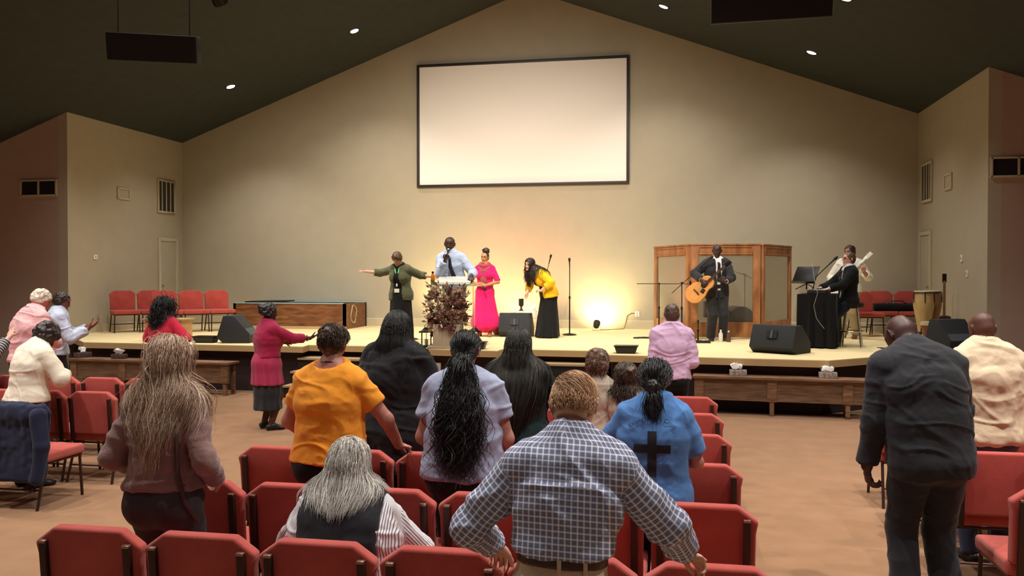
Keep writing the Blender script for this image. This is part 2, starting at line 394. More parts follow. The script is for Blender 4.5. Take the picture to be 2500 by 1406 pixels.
MB().prism(inn,'z',0,Zs-.105).build('riser',M['riser'],st)
for x0,x1,yo in ((-6.2,-4.1,13.63),(-2.75,-1.0,13.50)):
    for k in range(3):
        zt=.5925-.1975*k; yf=yo-.28*(k+1)+.05; tl=-.045
        for nm,m,z0,z1,ex in (('step',M['riserin'],0,zt-.03,0),('step_nosing',M['nosing'],zt-.03,zt,.02)):
            mb=MB(); mb.prism([(x0,yf-ex+.0),(x1,yf-ex+tl*(x1-x0)),(x1,yo+.2),(x0,yo+.3)],'z',z0,z1); mb.build(nm,m,st)
for x,y in ((-3.75,13.37),(-.68,12.88)): plate('floor_outlet','white outlet plate on the dark stage front '+('under the pulpit platform' if x<-2 else 'right of the steps'),x,y,.45,0,.10,.22,'outlet')
# kneeling altar benches
def altar(x0,y0,x1,y1,label):
    L=math.hypot(x1-x0,y1-y0); e=thing('altar_bench',label,'bench',((x0+x1)/2,(y0+y1)/2,0),math.atan2(y1-y0,x1-x0),'altar benches along the stage')
    MB().box((0,.16,.53),(L,.36,.035)).build('bench_top',M['wood'],e,bevel=.004)
    MB().box((0,.05,.36),(L-.04,.03,.31)).build('front_rail',M['woodh'],e)
    n=3
    for k in range(n+1): MB().box((-L/2+.09+(L-.18)*k/n,.03,.355),(.13,.03,.31)).build('stile',M['wood'],e,bevel=.003)
    for k in range(n):
        for zz in (.49,.225): MB().box((-L/2+.09+(L-.18)*(k+.5)/n,.028,zz),((L-.18)/n-.12,.02,.035)).build('rail',M['woodh'],e)
    for k in range(n+1):
        MB().box((-L/2+.09+(L-.18)*k/n,.05,.10),(.06,.05,.20)).build('leg',M['wood'],e,bevel=.003); MB().box((-L/2+.09+(L-.18)*k/n,.29,.25),(.06,.05,.50)).build('leg',M['wood'],e,bevel=.003)
altar(-10.25,13.0,-7.15,12.82,'long dark wooden altar bench with panelled front, left of the stage steps')
altar(.28,12.45,3.45,12.22,'long dark wooden altar bench with panelled front, right of the stage steps')
# projector screen
e=thing('projection_screen','large blank white projection screen with a black frame on the tan wall','screen',(-3.40,YW-.03,5.43))
MB().box((0,.0,0),(4.76,.03,2.72)).build('screen_surface',M['screen'],e)
mb=MB()
for x in (-2.41,2.41): mb.box((x,-.015,0),(.06,.06,2.83))
for z in (-1.387,1.387): mb.box((0,-.015,z),(4.76,.06,.06))
mb.build('screen_frame',M['frame'],e,bevel=.004)
# hanging speakers
def hang(loc,rz,w_,label):
    e=thing('hanging_speaker',label,'speaker',loc,rad(rz)); e.rotation_euler=(rad(14),0,rad(rz)); 
    MB().box((0,0,.185),(w_,.42,.37),taper=1.).build('cabinet',M['hangside'],e,bevel=.012); MB().box((0,-.215,.185),(w_-.03,.015,.35)).build('grille',M['hang'],e)
    for x in (-w_*.4,w_*.4):
        zt=cz(loc[0]+x)-loc[2]; MB().tube([(x,0,.36),(x,zt*.24,zt+.1)],.008,6).build('hanging_rod',M['blackm'],e)
hang((-7.2,10.95,5.0),22,1.18,'long black speaker hanging from the ceiling above the left aisle')
hang((1.12,10.55,5.0),-2,1.36,'long black speaker hanging from the ceiling above the right seats')
# recessed ceiling lights, plus added fill lamps in the outermost columns
def can():
    e=thing('ceiling_light',None,'ceiling light'); 
    MB().lathe([(.105,-.01),(.13,-.012),(.135,0),(.105,.0)],n=24,caps=False).build('trim_ring',M['ceil'],e,smooth=True)
    MB().lathe([(.001,-.004),(.085,-.004),(.088,-.001)],n=20).build('lens',mat('lamp_lens',(255,250,235),.4,emit=((255,246,225),25)),e)
    return e
can0=can(); first=True
NAMES={(-9.5,17.2):'small bright recessed ceiling light above the far left of the stage wall',(-6.65,17.2):'small bright recessed ceiling light left of the gable, nearer its peak',(-.2,17.2):'small bright recessed ceiling light above the right end of the screen',(2.6,17.2):'small bright recessed ceiling light above the wooden drum booth',(2.6,13.95):'recessed ceiling light at the top edge beside the right hanging speaker'}
for X in CANS_X:
    for Y in CANS_Y:
        if (X,Y)==(-3.4,17.2) or ((X<-12 or X>5) and Y>13): continue
        lb=NAMES.get((X,Y)); z=cz(X)-.004; sgn=1 if X>AX else -1
        vis=lb is not None
        if vis:
            e=can0 if first else dup(can0); first=False
            e.location=(X,Y,z); e.rotation_euler=(0,math.atan(SL)*sgn if X!=-3.4 else 0,0); e['group']='recessed ceiling lights'
            if lb: e['label']=lb
        L_=bpy.data.lights.new('can_or_fill_lamp','SPOT'); L_.energy=SPOT_W*(.62 if Y>16 else (.75 if Y>9 else (1.3 if Y>6 else (1.9 if Y>3 else .22)))); L_.color=CAN_COL; L_.spot_size=rad(112); L_.spot_blend=.75; L_.shadow_soft_size=.06
        o=bpy.data.objects.new('can_or_fill_lamp',L_); SC.collection.objects.link(o); o.location=(X,Y,z-.08)
for i,(p,t,en,c) in enumerate(STAGE_LIGHTS):
    e=thing('stage_spotlight',['left','middle','right'][i]+' one of three black theatre spotlights hanging from the ceiling over the seats','spotlight',p,0,'stage spotlights'); d=(Vector(t)-Vector(p)).normalized(); qd=d.to_track_quat('-Z','Y')
    e.rotation_euler=qd.to_euler(); MB().lathe([(.10,.02),(.11,.03),(.11,.3),(.06,.36)],n=20).build('housing',M['blackm'],e,smooth=True)
    y=MB().tube([(0,0,.2),tuple(qd.inverted()@Vector((0,0,cz(p[0])-p[2]+.05)))],.012,6).build('yoke',M['blackm'],e)
    L_=bpy.data.lights.new('spot_lamp','SPOT'); L_.energy=en; L_.color=c; L_.spot_size=rad(96); L_.spot_blend=1.0; L_.shadow_soft_size=.12
    o=bpy.data.objects.new('spot_lamp',L_); SC.collection.objects.link(o); o.location=Vector(p)+d*.02; o.rotation_euler=qd.to_euler()
# ------------------------------------------------------------ chairs
def make_chair():
    e=thing('church_chair',None,'chair')
    q=[(-.262,.80),(-.165,.87),(.165,.87),(.262,.80),(.250,.74),(.247,.46),(-.247,.46),(-.250,.74)]
    mb=MB(); mb.prism(q,'y',-.030,.030); o=mb.build('backrest',M['chair'],e,bevel=.017,seg=3); o.location=(0,-.235,-.004); o.rotation_euler=(rad(5),0,0); 
    # reclined about the seat line
    for v in o.data.vertices: v.co.z-=.45
    o.location=(0,-.215,.45)
    o=MB().box((0,.03,.425),(.520,.49,.085)).build('seat',M['chair'],e,bevel=.028,seg=3)
    for s in (-1,1):
        o=MB().box((s*.205,-.272,.60),(.034,.024,.42),rx=rad(5)).build('upright',M['cframe'],e,bevel=.004); 
        MB().box((s*.205,-.292,.806),(.034,.024,.012),rx=rad(5)).build('end_cap',M['cframeh'],o,bevel=.003)
        MB().tube([(s*.235,.23,.385),(s*.245,.25,0)],.0125,8).build('leg',M['cframe'],e,smooth=True)
        MB().tube([(s*.225,-.18,.40),(s*.24,-.30,0)],.0125,8).build('leg',M['cframe'],e,smooth=True)
    mb=MB()
    for s in (-1,1): mb.tube([(s*.235,.24,.372),(s*.225,-.22,.372)],.011,6)
    mb.tube([(-.235,.23,.372),(.235,.23,.372)],.011,6); mb.tube([(-.228,-.2,.372),(.228,-.2,.372)],.011,6); mb.tube([(-.24,-.255,.16),(.24,-.255,.16)],.009,6)
    mb.build('seat_frame',M['cframe'],e,smooth=True)
    return e
chair0=make_chair(); used=[]
ORD=['first','second','third','fourth','fifth','sixth']
def place_chair(x,y,label,group,rz=0,z=0):
    c=chair0 if not used else dup(chair0); used.append(c)
    c.location=(x,y,z); c.rotation_euler=(0,0,rad(rz)); c['label']=label; c['group']=group; return c
ROWY=[3.33,4.22,5.13,6.08,7.0,7.95]
RN=['nearest middle row','second nearest middle row','third nearest middle row','third farthest middle row','second farthest middle row','farthest middle row']
SKIP={(3,1),(4,1),(4,2),(5,0),(5,1),(5,2),(4,0)}
for r,y in enumerate(ROWY):
    for k in range(6):
        x=.41-.5175/2*1.0-.005-k*.535
        lab='coral chair %s from the right in the %s'%(ORD[k],RN[r])
        if k==5: lab='coral chair at the left end, %s'%RN[r]
        if k==0: lab='coral chair at the right aisle end, %s'%RN[r]
        if (r,k) in ((5,4),(5,5),(4,5)): continue
        place_chair(x,y+.26,lab,'middle block of coral chairs')
LR=[(6.3,-5.22,3,'nearest row of the left block'),(7.24,-5.20,5,'middle row of the left block'),(8.26,-5.31,7,'farthest row of the left block')]
for r,(y,xr,n,nm) in enumerate(LR):
    for k in range(n):
        lab='coral chair %s of the %s'%('at the right aisle end' if k==0 else ['','second from the aisle','third from the aisle','fourth from the aisle','fifth from the aisle','sixth from the aisle','seventh from the aisle'][k],nm)
        if r==0 and k==0: lab='coral chair with a dark denim jacket draped over its back'
        place_chair(xr-.26-k*.535,y+.26,lab,'left block of coral chairs')
RR=[(4.86,1.74,2,'nearest row of the right block'),(5.80,1.74,3,'second row of the right block'),(6.75,1.72,3,'third row of the right block'),(7.7,1.74,4,'fourth row of the right block')]
for r,(y,xl,n,nm) in enumerate(RR):
    for k in range(n):
        place_chair(xl+.26+k*.535,y+.26,'coral chair %s of the %s'%('at the left aisle end' if k==0 else ['','second from the aisle','third from the aisle','fourth from the aisle'][k],nm),'right block of coral chairs')
# stage choir chairs
fx_,fy_=.716,-.698; rx_,ry_=.698,.716; c1=(-11.28,16.02)
cs=[c1,(c1[0]+.54*rx_,c1[1]+.54*ry_)]; b_=(cs[1][0]+.16*rx_+.62*fx_,cs[1][1]+.16*ry_+.62*fy_); cs+=[(b_[0]+.54*k*rx_,b_[1]+.54*k*ry_) for k in range(3)]
for k,(x,y) in enumerate(cs):
    place_chair(x,y,'coral chair on the left of the stage, %s from the left'%ORD[k],'row of chairs on the left of the stage',180+45.7,Zs)
for k,(x,y,rz) in enumerate(((3.72,17.72,195),(4.20,18.50,180),(4.735,18.50,180))):
    place_chair(x,y,['bright coral chair on stage right behind the keyboard player','dim coral chair by the back wall, left of the conga drums','dim coral chair in the right corner behind the conga drums'][k],'chairs on the right of the stage',rz,Zs)
# ------------------------------------------------------------ things on and around the stage
def tray(x,y,rz,w_,label):
    e=thing('footlight_tray',label,'tray',(x,y,Zs),rad(rz),'black trays on the stage edge')
    MB().box((0,0,.055),(w_*.8,.20,.11),taper=1.24).build('tub',M['black'],e,bevel=.006); MB().box((0,0,.113),(w_+.02,.27,.012)).build('rim',M['blackm'],e,bevel=.003)
tray(-8.12,13.80,2,.40,'black tapered tray beside the left stage monitor'); tray(-3.13,13.42,2,.34,'black tapered tray on the centre platform by the pulpit'); tray(-.70,13.12,0,.35,'black tapered tray on the right stage edge beside the steps')
def wedge(x,y,rz,w_,label,h=.46,d=.52,z=Zs):
    e=thing('stage_monitor',label,'speaker',(x,y,z),rad(rz),'wedge stage monitors')
    # profile (y,z): -y is the sloped rear, +y the grille towards the performer
    MB().prism([(-d*.30,0),(-d*.5,.10),(-d*.30,h),(d*.02,h),(d*.5,.16),(d*.5,0)],'x',-w_/2,w_/2).build('cabinet',M['speaker'],e,bevel=.012)
    MB().prism([(d*.035,h-.02),(d*.515,.155),(d*.50,.14),(d*.02,h-.04)],'x',-w_/2+.02,w_/2-.02).build('grille',M['grille'],e)
    a=math.atan2(.36,.2*d)
    MB().box((-.0,-d*.415,.295),(.17,.012,.12),rx=-(math.pi/2-a)).build('handle_cup',M['black'],e); MB().box((0,-d*.43,.295),(.03,.02,.12),rx=-(math.pi/2-a)).build('handle',M['grille'],e)
    return e
wedge(-3.0,16.35,0,.62,'grey black stage monitor in the middle, behind the yellow jacket woman')
wedge(1.62,13.66,-34,.72,'large black stage monitor on the right stage edge before the keyboard',h=.43,d=.60)
wedge(-7.62,14.0,-78,.56,'black stage monitor seen side on at the left stage edge',h=.48,d=.58)
wedge(4.42,14.85,-150,.58,'black stage monitor in the right corner before the conga drums',h=.48)
# wooden cajon box
e=thing('wooden_box','pale wooden box on the left stage edge behind the woman in red','box',(-8.96,13.98,Zs),rad(2))
MB().box((0,0,.21),(.72,.36,.36)).build('box_body',mat('pale_wood',(206,166,116),.5,0,0,4,.05,30,.4,col2=(176,134,88),stretch=(1,1,6)),e,bevel=.006)
MB().box((0,0,.40),(.78,.42,.03)).build('lid',M['fascia'],e,bevel=.004); MB().box((0,0,.02),(.78,.42,.03)).build('plinth',M['fascia'],e,bevel=.004)
# baptistry tub
e=thing('baptistry','long low wooden baptistry tub by the back wall, left of the stage centre','tub',(0,0,Zs))
x0,x1,y0,y1,hh=-9.75,-7.08,17.75,19.0,.56
for nm,c,d in (('front_panel',((x0+x1)/2,y0,hh/2+.03),(x1-x0,.06,hh-.06)),('side_panel',(x1-.03,(y0+y1)/2,hh/2),(.06,y1-y0+.06,hh)),('side_panel',(x0+.03,(y0+y1)/2,hh/2),(.06,y1-y0+.06,hh)),('back_panel',((x0+x1)/2,y1,hh/2),(x1-x0,.06,hh))):
    MB().box(c,d).build(nm,M['tub'],e)
MB().box(((x0+x1)/2,y0-.04,.03),(x1-x0+.04,.04,.06)).build('base_trim',M['fascia'],e)
liner=mat('liner_blue',(150,190,200),.3); MB().box(((x0+x1)/2,(y0+y1)/2,hh-.06),(x1-x0-.14,y1-y0-.08,.03)).build('water',mat('water',(120,170,185),.08,trans=.3),e)
mb=MB(); mb.box(((x0+x1)/2,y0+.0,hh+.008),(x1-x0-.1,.10,.018)); mb.box(((x0+x1)/2,y1,hh+.008),(x1-x0,.08,.018)); mb.build('liner_rim',liner,e,bevel=.004)
e=thing('board','thin black board lying on the left end of the wooden baptistry tub','board',(-9.2,18.4,Zs+hh+.03),rad(4)); MB().box((0,0,0),(1.0,.5,.03),ry=-.02).build('panel',M['black'],e)
e=thing('garden_hose','pale coiled hose hanging over the right end of the baptistry tub','hose',(-7.092,18.2,Zs+.32))
MB().tube([(.02+.012*math.sin(a*3),.16*math.cos(a),.20*math.sin(a)) for a in [i*.35 for i in range(38)]],.010,6).build('coil',M['trim'],e,smooth=True)
# tissue boxes
def tissue(x,y,z,rz,label,m='box1',s=1.):
    e=thing('tissue_box',label,'tissue box',(x,y,z),rad(rz),'tissue boxes on the altar benches')
    MB().box((0,0,.04*s),(.24*s,.12*s,.08*s)).build('carton',M[m],e,bevel=.004)
    bm=MB(); r_=random.Random(int(x*100)); n=9
    pts=[(.0,0,.08*s)]; ring=[]
    for lv,(rr,zz) in enumerate(((.03,.08),(.055,.11),(.07,.14),(.045,.165))):
        for k in range(n):
            a=6.283*k/n; q=1+.5*r_.uniform(-1,1); bm.v.append((math.cos(a)*rr*q*1.2*s,math.sin(a)*rr*.5*q*s,(zz+.02*r_.uniform(-1,1))*s))
    for lv in range(3):
        for k in range(n): bm.f.append((lv*n+k,lv*n+(k+1)%n,(lv+1)*n+(k+1)%n,(lv+1)*n+k))
    bm.f.append(tuple(3*n+k for k in range(n))); bm.build('tissue',M['tissue'],e,smooth=True)
tissue(-9.35,13.12,.5475,0,'tissue box on the left altar bench, standing alone','box2')
tissue(-10.12,13.2,.5475,70,'tissue box at the left end of the left altar bench beside the blue shirt man','box2',1.1)
tissue(.92,12.58,.5475,-3,'tissue box on the right altar bench, nearer the lilac shirt man')
tissue(2.13,12.50,.5475,-3,'tissue box on the right altar bench with a tall white tissue')
tissue(2.98,12.46,.5475,-3,'tissue box at the right end of the right altar bench, beside the dark suit')
# pulpit
acr=mat('acrylic',(235,240,236),.08,trans=.92,spec=.5); frost=mat('frosted_acrylic',(236,234,222),.35,trans=.35)
pc=Vector((-3.60,13.90,Zs)); e=thing('pulpit','clear acrylic pulpit with a pale slanted reading top','pulpit',pc,rad(8))
MB().box((0,-.05,.55),(.62,.015,1.05)).build('front_panel',acr,e); 
for s in (-1,1): MB().box((s*.31,.10,.55),(.018,.30,1.05)).build('side_panel',acr,e)
MB().box((0,.08,.02),(.78,.5,.03)).build('base_plate',frost,e,bevel=.004)
MB().box((0,-.02,1.02),(.86,.46,.018)).build('shelf',acr,e,bevel=.003)
MB().box((-.02,.08,1.10),(.56,.34,.02),rx=rad(22)).build('reading_top',frost,e,bevel=.003)
e=thing('drink_bottle','orange and green drink bottle with a black cap on the pulpit shelf','bottle',pc+Vector((-.36,-.10,1.03)))
MB().lathe([(.0,0),(.032,0),(.034,.02),(.034,.09)],n=16).build('lower_label',mat('bottle_green',(96,120,40),.3),e,smooth=True)
MB().lathe([(.034,.09),(.034,.15),(.018,.18),(.015,.20)],n=16).build('bottle_body',mat('bottle_orange',(205,110,24),.25),e,smooth=True)
MB().lathe([(.019,.195),(.019,.225),(.0,.227)],n=16).build('cap',M['black'],e,smooth=True)
# pedestal + flowers
fx,fy=-3.62,13.47
e=thing('pedestal','grey white square pedestal before the pulpit, under the flowers','pedestal',(fx,fy,Zs),rad(8)); MB().box((0,0,.20),(.44,.28,.40)).build('block',mat('plaster',(196,182,158),.7,0,.12,8),e,bevel=.01); MB().box((0,0,.02),(.62,.34,.04)).build('foot',mat('plaster2',(170,156,130),.7),e,bevel=.006)
e=thing('flower_arrangement','large dried flower arrangement in cream, mauve and brown before the pulpit','flowers',(fx,fy+.02,Zs+.40))
MB().lathe([(.0,0),(.09,0),(.12,.08),(.10,.16),(.07,.18)],n=20).build('vase',mat('vase',(120,96,84),.4),e,smooth=True)
R_=random.Random(5)
fcol=[mat('petal_%d'%i,c,.7) for i,c in enumerate(((214,188,164),(166,124,126),(128,86,82),(240,230,206),(188,150,146),(112,82,74),(186,148,124)))]
lcol=[mat('leaf_%d'%i,c,.6) for i,c in enumerate(((160,134,104),(224,216,178),(132,102,92)))]
stems=MB(); protos=[]
for i,m in enumerate(fcol):
    mb=MB()
    for L3 in range(3):
        for k in range(6):
            a=6.283*(k+.5*L3)/6; t=(.35,.8,1.25)[L3]; w_=.036; l_=(.050,.046,.034)[L3]
            u=Vector((math.cos(a)*math.cos(t),math.sin(a)*math.cos(t),math.sin(t))); s_=Vector((-math.sin(a),math.cos(a),0)); nn=u.cross(s_)
            mb.add([Vector((0,0,0)),u*l_*.5+s_*w_*.5+nn*.006,u*l_+nn*-.006,u*l_*.5-s_*w_*.5+nn*.006,u*l_*.5-nn*.008],[(0,1,4),(1,2,4),(2,3,4),(3,0,4)])
    protos.append(mb.build('blossom',m,e,smooth=True))
n_=0; leaf=[MB(),MB(),MB()]
for i in range(99):
    zz=R_.betavariate(1.5,1.5)*.78-.22; ww=.33*math.sqrt(max(.15,1-((zz-.25)/.62)**2)); a=R_.uniform(0,6.283); rr=math.sqrt(R_.uniform(.35,1))*ww
    p=Vector((rr*math.cos(a),-abs(rr*math.sin(a))*.5-.03 if i%4 else abs(rr*math.sin(a))*.3,zz+.02)); 
    stems.tube([(0,0,.15),tuple(p*.5+Vector((0,0,.08))),tuple(p)],.004,4,caps=False)
    pr=protos[R_.choice([0,0,3,3,1,1,4,4,6,6,2,5])]
    o=pr if pr.get('u') is None else pr.copy()
    if pr.get('u') is None: pr['u']=1
    else: SC.collection.objects.link(o); o.parent=e
    o.location=p; o.rotation_euler=(R_.uniform(.3,1.9),R_.uniform(-.5,.5),R_.uniform(-1,1)); o.scale=(s__:=R_.uniform(1.3,2.1),s__,s__)
for pr in protos:
    if 'u' in pr: del pr['u']
    else: pr.location=(0,-.1,.3)
for o in e.children:
    if 'u' in o: del o['u']
for i in range(330):
    zz=R_.betavariate(1.4,1.5)*.86-.24; ww=.38*math.sqrt(max(.15,1-((zz-.27)/.66)**2)); a=R_.uniform(0,6.283); rr=math.sqrt(R_.uniform(.2,1))*ww
    p=Vector((rr*math.cos(a),rr*math.sin(a)*.45-.04,zz+.02)); u=(p-Vector((0,0,.1))).normalized(); u=(u+Vector((R_.uniform(-.6,.6),R_.uniform(-.6,.6),R_.uniform(-.6,.6)))).normalized(); s_=u.orthogonal().normalized(); s_.rotate(Matrix.Rotation(R_.uniform(0,6),3,u)); l_=R_.uniform(.06,.12); nn=u.cross(s_)
    leaf[R_.choice([0,1,2,2])].add([p,p+u*l_*.5+s_*l_*.24,p+u*l_,p+u*l_*.5-s_*l_*.24,p+u*l_*.5+nn*.01],[(0,1,4),(1,2,4),(2,3,4),(3,0,4)])
for k,lf in enumerate(leaf): lf.build('foliage',lcol[k],e)
stems.build('stems',lcol[0],e)
# lanterns
def lantern(x,y,label,s=1.):
    e=thing('lantern',label,'lantern',(x,y,Zs),rad(15),'dark lanterns by the pulpit')
    MB().box((0,0,.015*s),(.20*s,.20*s,.03*s)).build('base',M['blackm'],e,bevel=.003)
    mb=MB()
    for a in (-1,1):
        for b in (-1,1): mb.box((a*.075*s,b*.075*s,.13*s),(.016*s,.016*s,.21*s))
    mb.box((0,-.075*s,.13*s),(.008*s,.008*s,.2*s)); mb.box((0,.075*s,.13*s),(.008*s,.008*s,.2*s)); mb.build('frame',M['blackm'],e)
    MB().box((0,0,.255*s),(.24*s,.24*s,.02*s)).build('roof_edge',M['blackm'],e); MB().box((0,0,.295*s),(.19*s,.19*s,.07*s),taper=.3).build('roof',M['blackm'],e,bevel=.004)
    MB().tube([(.03*s*math.cos(a),0,(.345+.03*math.sin(a))*s) for a in [i*.7 for i in range(10)]],.005,6).build('ring',M['blackm'],e)
    MB().lathe([(0,0),(.03*s,0),(.03*s,.10*s),(0,.10*s)],c=(0,0,.03*s),n=14).build('candle',M['white'],e,smooth=True)
lantern(-4.02,13.62,'dark metal lantern standing left of the flower pedestal'); lantern(-3.36,14.3,'dark metal lantern right of the pedestal, half hidden',.9)
# microphone stands
def mic_stand(x,y,h,label,boom=None,head='mic',base='round',z=Zs,rz=0,clip=True):
    e=thing('microphone_stand',label,'microphone stand',(x,y,z),rad(rz),'microphone stands')
    if base=='round': MB().lathe([(0,0),(.14,0),(.145,.012),(.12,.028),(.03,.04),(0,.04)],n=28).build('base',M['blackm'],e,smooth=True)
    elif base=='tripod':
        for k in range(3):
            a=6.283*k/3+.4; MB().tube([(0,0,.16),(.27*math.cos(a),.27*math.sin(a),.01)],.008,6).build('leg',M['blackm'],e)
    MB().tube([(0,0,.02),(0,0,h*.55)],.013,8).build('lower_tube',M['blackm'],e,smooth=True); MB().tube([(0,0,h*.5),(0,0,h)],.009,8).build('upper_tube',M['blackm'],e,smooth=True)
    MB().lathe([(.012,0),(.02,.01),(.02,.05),(.012,.06)],c=(0,0,h*.53),n=12).build('clutch',M['blackm'],e,smooth=True)
    tip=Vector((0,0,h)); d=Vector((.0,-.35,1)).normalized()
    if boom:
        a,b=Vector(boom[0]),Vector(boom[1]); MB().tube([a,b],.007,6).build('boom_arm',M['blackm'],e,smooth=True); MB().lathe([(.016,-.02),(.022,0),(.016,.02)],c=(0,0,h),n=12).build('boom_joint',M['blackm'],e,smooth=True); tip=b; d=(b-a).normalized()
    if head:
        Mx=d.to_track_quat('Z','Y').to_matrix(); MB().lathe([(.010,-.02),(.013,.10),(.022,.13),(.024,.15),(.022,.175),(.012,.185),(0,.187)],c=tuple(tip),n=14,M=Mx).build('microphone',M[head] if head in M else M['black'],e,smooth=True)
    else: MB().lathe([(.012,-.02),(.018,0),(.018,.05),(.008,.06)],c=tuple(tip),n=10).build('clip',M['blackm'],e,smooth=True)
    return e
mic_stand(-4.78,15.15,1.30,'slim black microphone stand between the olive cardigan woman and the pulpit',head=None)
mic_stand(-2.66,17.75,1.33,'black microphone stand behind the woman in the yellow jacket',boom=((0,0,1.05),(.10,0,1.45)),head='mic')
mic_stand(-2.02,16.87,1.36,'black round based microphone stand between the yellow jacket and the bright floor light')
mic_stand(.16,15.95,1.05,'boom microphone stand angled up to the guitar player',boom=((-.18,.1,.86),(.42,-.25,1.42)),base='tripod')
mic_stand(-.26,16.48,1.03,'black stand with a level boom arm before the left booth panel',boom=((-.42,0,1.03),(.58,-.15,1.03)),head=None,base='round')
mic_stand(.44,15.5,.34,'low straight stand with a square foot before the guitar player',head=None,base='round')
# little table
e=thing('side_table','low round table under a white fringed cloth, behind the middle monitor','table',(-3.15,18.05,Zs))
MB().lathe([(0,0),(.05,0),(.05,.40),(0,.40)],n=12).build('pillar',M['wood'],e,smooth=True)
build('tablecloth_top',[P((0,0,.30),(0,0,.43),(.30,.26),(.27,.23),k=.01,n=2,fold=(.02,11,0),cuts=(((0,0,.43),(0,0,1)),((0,0,.26),(0,0,-1))))],.012,cloth('cream_cloth','f2ead8'),e)
e=thing('black_candle_holder','black candle holder on the white clothed table','candle holder',(-3.20,18.0,Zs+.43)); MB().lathe([(0,0),(.06,0),(.03,.03),(.02,.08),(.055,.12),(.055,.26),(0,.26)],n=16).build('holder',M['black'],e,smooth=True)
e=thing('white_figurine','small white bird figurine on the white clothed table','figurine',(-2.97,17.98,Zs+.43)); build('bird',[P((-.06,0,.05),(.05,0,.06),.035,.05,k=.03),P((.06,0,.08),(.09,0,.13),.025,.02,k=.02),P((-.06,0,.05),(-.13,0,.08),.02,.008,k=.02),P((0,0,.0),(0,0,.03),.03,.03,k=.02)],.008,M['tissue'],e)
e=thing('brown_pot','brown rounded pot on the stage behind the pink dress woman','pot',(-3.42,16.75,Zs)); MB().lathe([(0,0),(.10,0),(.19,.14),(.20,.24),(.18,.27),(.17,.24),(0,.22)],n=24).build('pot_body',mat('terracotta',(126,78,52),.5),e,smooth=True)
# floor uplights
def uplight(x,y,label,col,en,aim,size=100,vis=True):
    e=thing('floor_par_light',label,'stage light',(x,y,Zs),0,'floor lights washing the back wall'); 
    d=(Vector(aim)-Vector((x,y,Zs+.17))).normalized(); q=d.to_track_quat('Z','Y'); Mx=q.to_matrix()
    MB().lathe([(0,-.08),(.06,-.07),(.075,0),(.075,.07),(.068,.07),(.062,.05),(0,.045)],c=(0,0,.13),n=20,M=Mx).build('housing',M['black'],e,smooth=True)
    mb=MB(); mb.box((0,.02,.008),(.17,.12,.016)); mb.box((-.085,0,.07),(.01,.03,.13)); mb.box((.085,0,.07),(.01,.03,.13)); mb.build('bracket',M['chrome'],e)
    L_=bpy.data.lights.new('floor_lamp','SPOT'); L_.energy=en; L_.color=col; L_.spot_size=rad(size); L_.spot_blend=.8; L_.shadow_soft_size=.05
    o=bpy.data.objects.new('floor_lamp',L_); SC.collection.objects.link(o); o.location=Vector((x,y,Zs+.13))+d*.09; o.rotation_euler=d.to_track_quat('-Z','Y').to_euler()
uplight(-1.62,18.42,'small black floor light throwing a bright yellow glow on the back wall',(1,.80,.40),150,(-1.55,19.1,1.48),124)
uplight(-3.42,18.30,'floor light throwing an orange glow, behind the white clothed table',(1,.34,.15),300,(-3.4,19.1,1.75),115)
uplight(-4.9,18.25,'floor light throwing a yellow glow, behind the pulpit',(1,.78,.34),170,(-4.9,19.1,1.7),125)
e=thing('cable','thin cable running up the wall to a socket right of the floor light','cable'); MB().tube([(-.83,YW-.03,1.13),(-.9,YW-.02,1.14),(-1.0,YW-.02,1.08),(-1.02,YW-.03,.95),(-1.06,YW-.2,.80),(-1.4,18.6,.797),(-1.6,18.5,.80)],.006,5).build('wire',M['blackm'],e)
plate('wall_socket','wall socket by the thin cable, right of the bright floor light',-.78,YW,1.12,0,.10,.12,'socket')
# drum booth
glass=mat('plexiglass',(205,200,188),.06,trans=.9,spec=.5)
e=thing('drum_booth','three sided drum booth of knotty pine frames with clear panes','drum booth',(0,0,Zs))
def panel(a,b,pw=.10,side=None):
    a=Vector((*a,0)); b=Vector((*b,0)); L=(b-a).length; rz=math.atan2(b.y-a.y,b.x-a.x); c=(a+b)/2; H_=1.76
    Mx=Matrix.Translation(c)@Matrix.Rotation(rz,4,'Z')
    def bx(nm,m,x,y,z,dx,dy,dz,bev=.004,par=e):
        mb=MB().box((0,0,0),(dx,dy,dz)); o=mb.build(nm,m,par,bevel=bev); o.matrix_local=Mx@Matrix.Translation((x,y,z)); return o
    for s in (-1,1): bx('post',M['cage'],s*(L/2-pw/2),0,H_/2,pw,.06,H_)
    bx('bottom_rail',M['cage'],0,0,.17,L-2*pw,.055,.28); bx('top_rail',M['cage'],0,0,H_-.10,L-2*pw,.05,.20)
    bx('top_cap',M['cage'],0,0,H_+.008,L+.02,.08,.03); bx('rail_moulding',M['cage'],0,-.03,H_-.035,L-2*pw-.02,.02,.022); bx('rail_moulding',M['cage'],0,-.03,H_-.17,L-2*pw-.02,.02,.022)
    for s in (-1,1): bx('rail_moulding',M['cage'],s*(L/2-pw-.01),-.03,H_-.10,.02,.02,.15)
    bx('pane',glass,0,.0,(.31+H_-.2)/2,L-2*pw,.006,H_-.2-.31,0)
panel((-.36,17.85),(.30,16.46)); panel((.33,16.42),(1.60,16.56),.13); panel((1.64,16.60),(2.33,18.0))
drum=mat('drum_shell',(40,26,26),.25); 
e=thing('bass_drum','dark bass drum standing inside the wooden booth','drum',(1.25,17.35,Zs+.30),rad(20)); MB().lathe([(0,-.2),(.27,-.2),(.285,-.2),(.285,.2),(.27,.2),(0,.2)],n=28,M=Matrix.Rotation(rad(90),3,'X')).build('shell',drum,e,smooth=True)
for s in (-1,1): MB().tube([(s*.24,0,-.12),(s*.33,-.12,-.30)],.01,6).build('spur',M['chrome'],e)
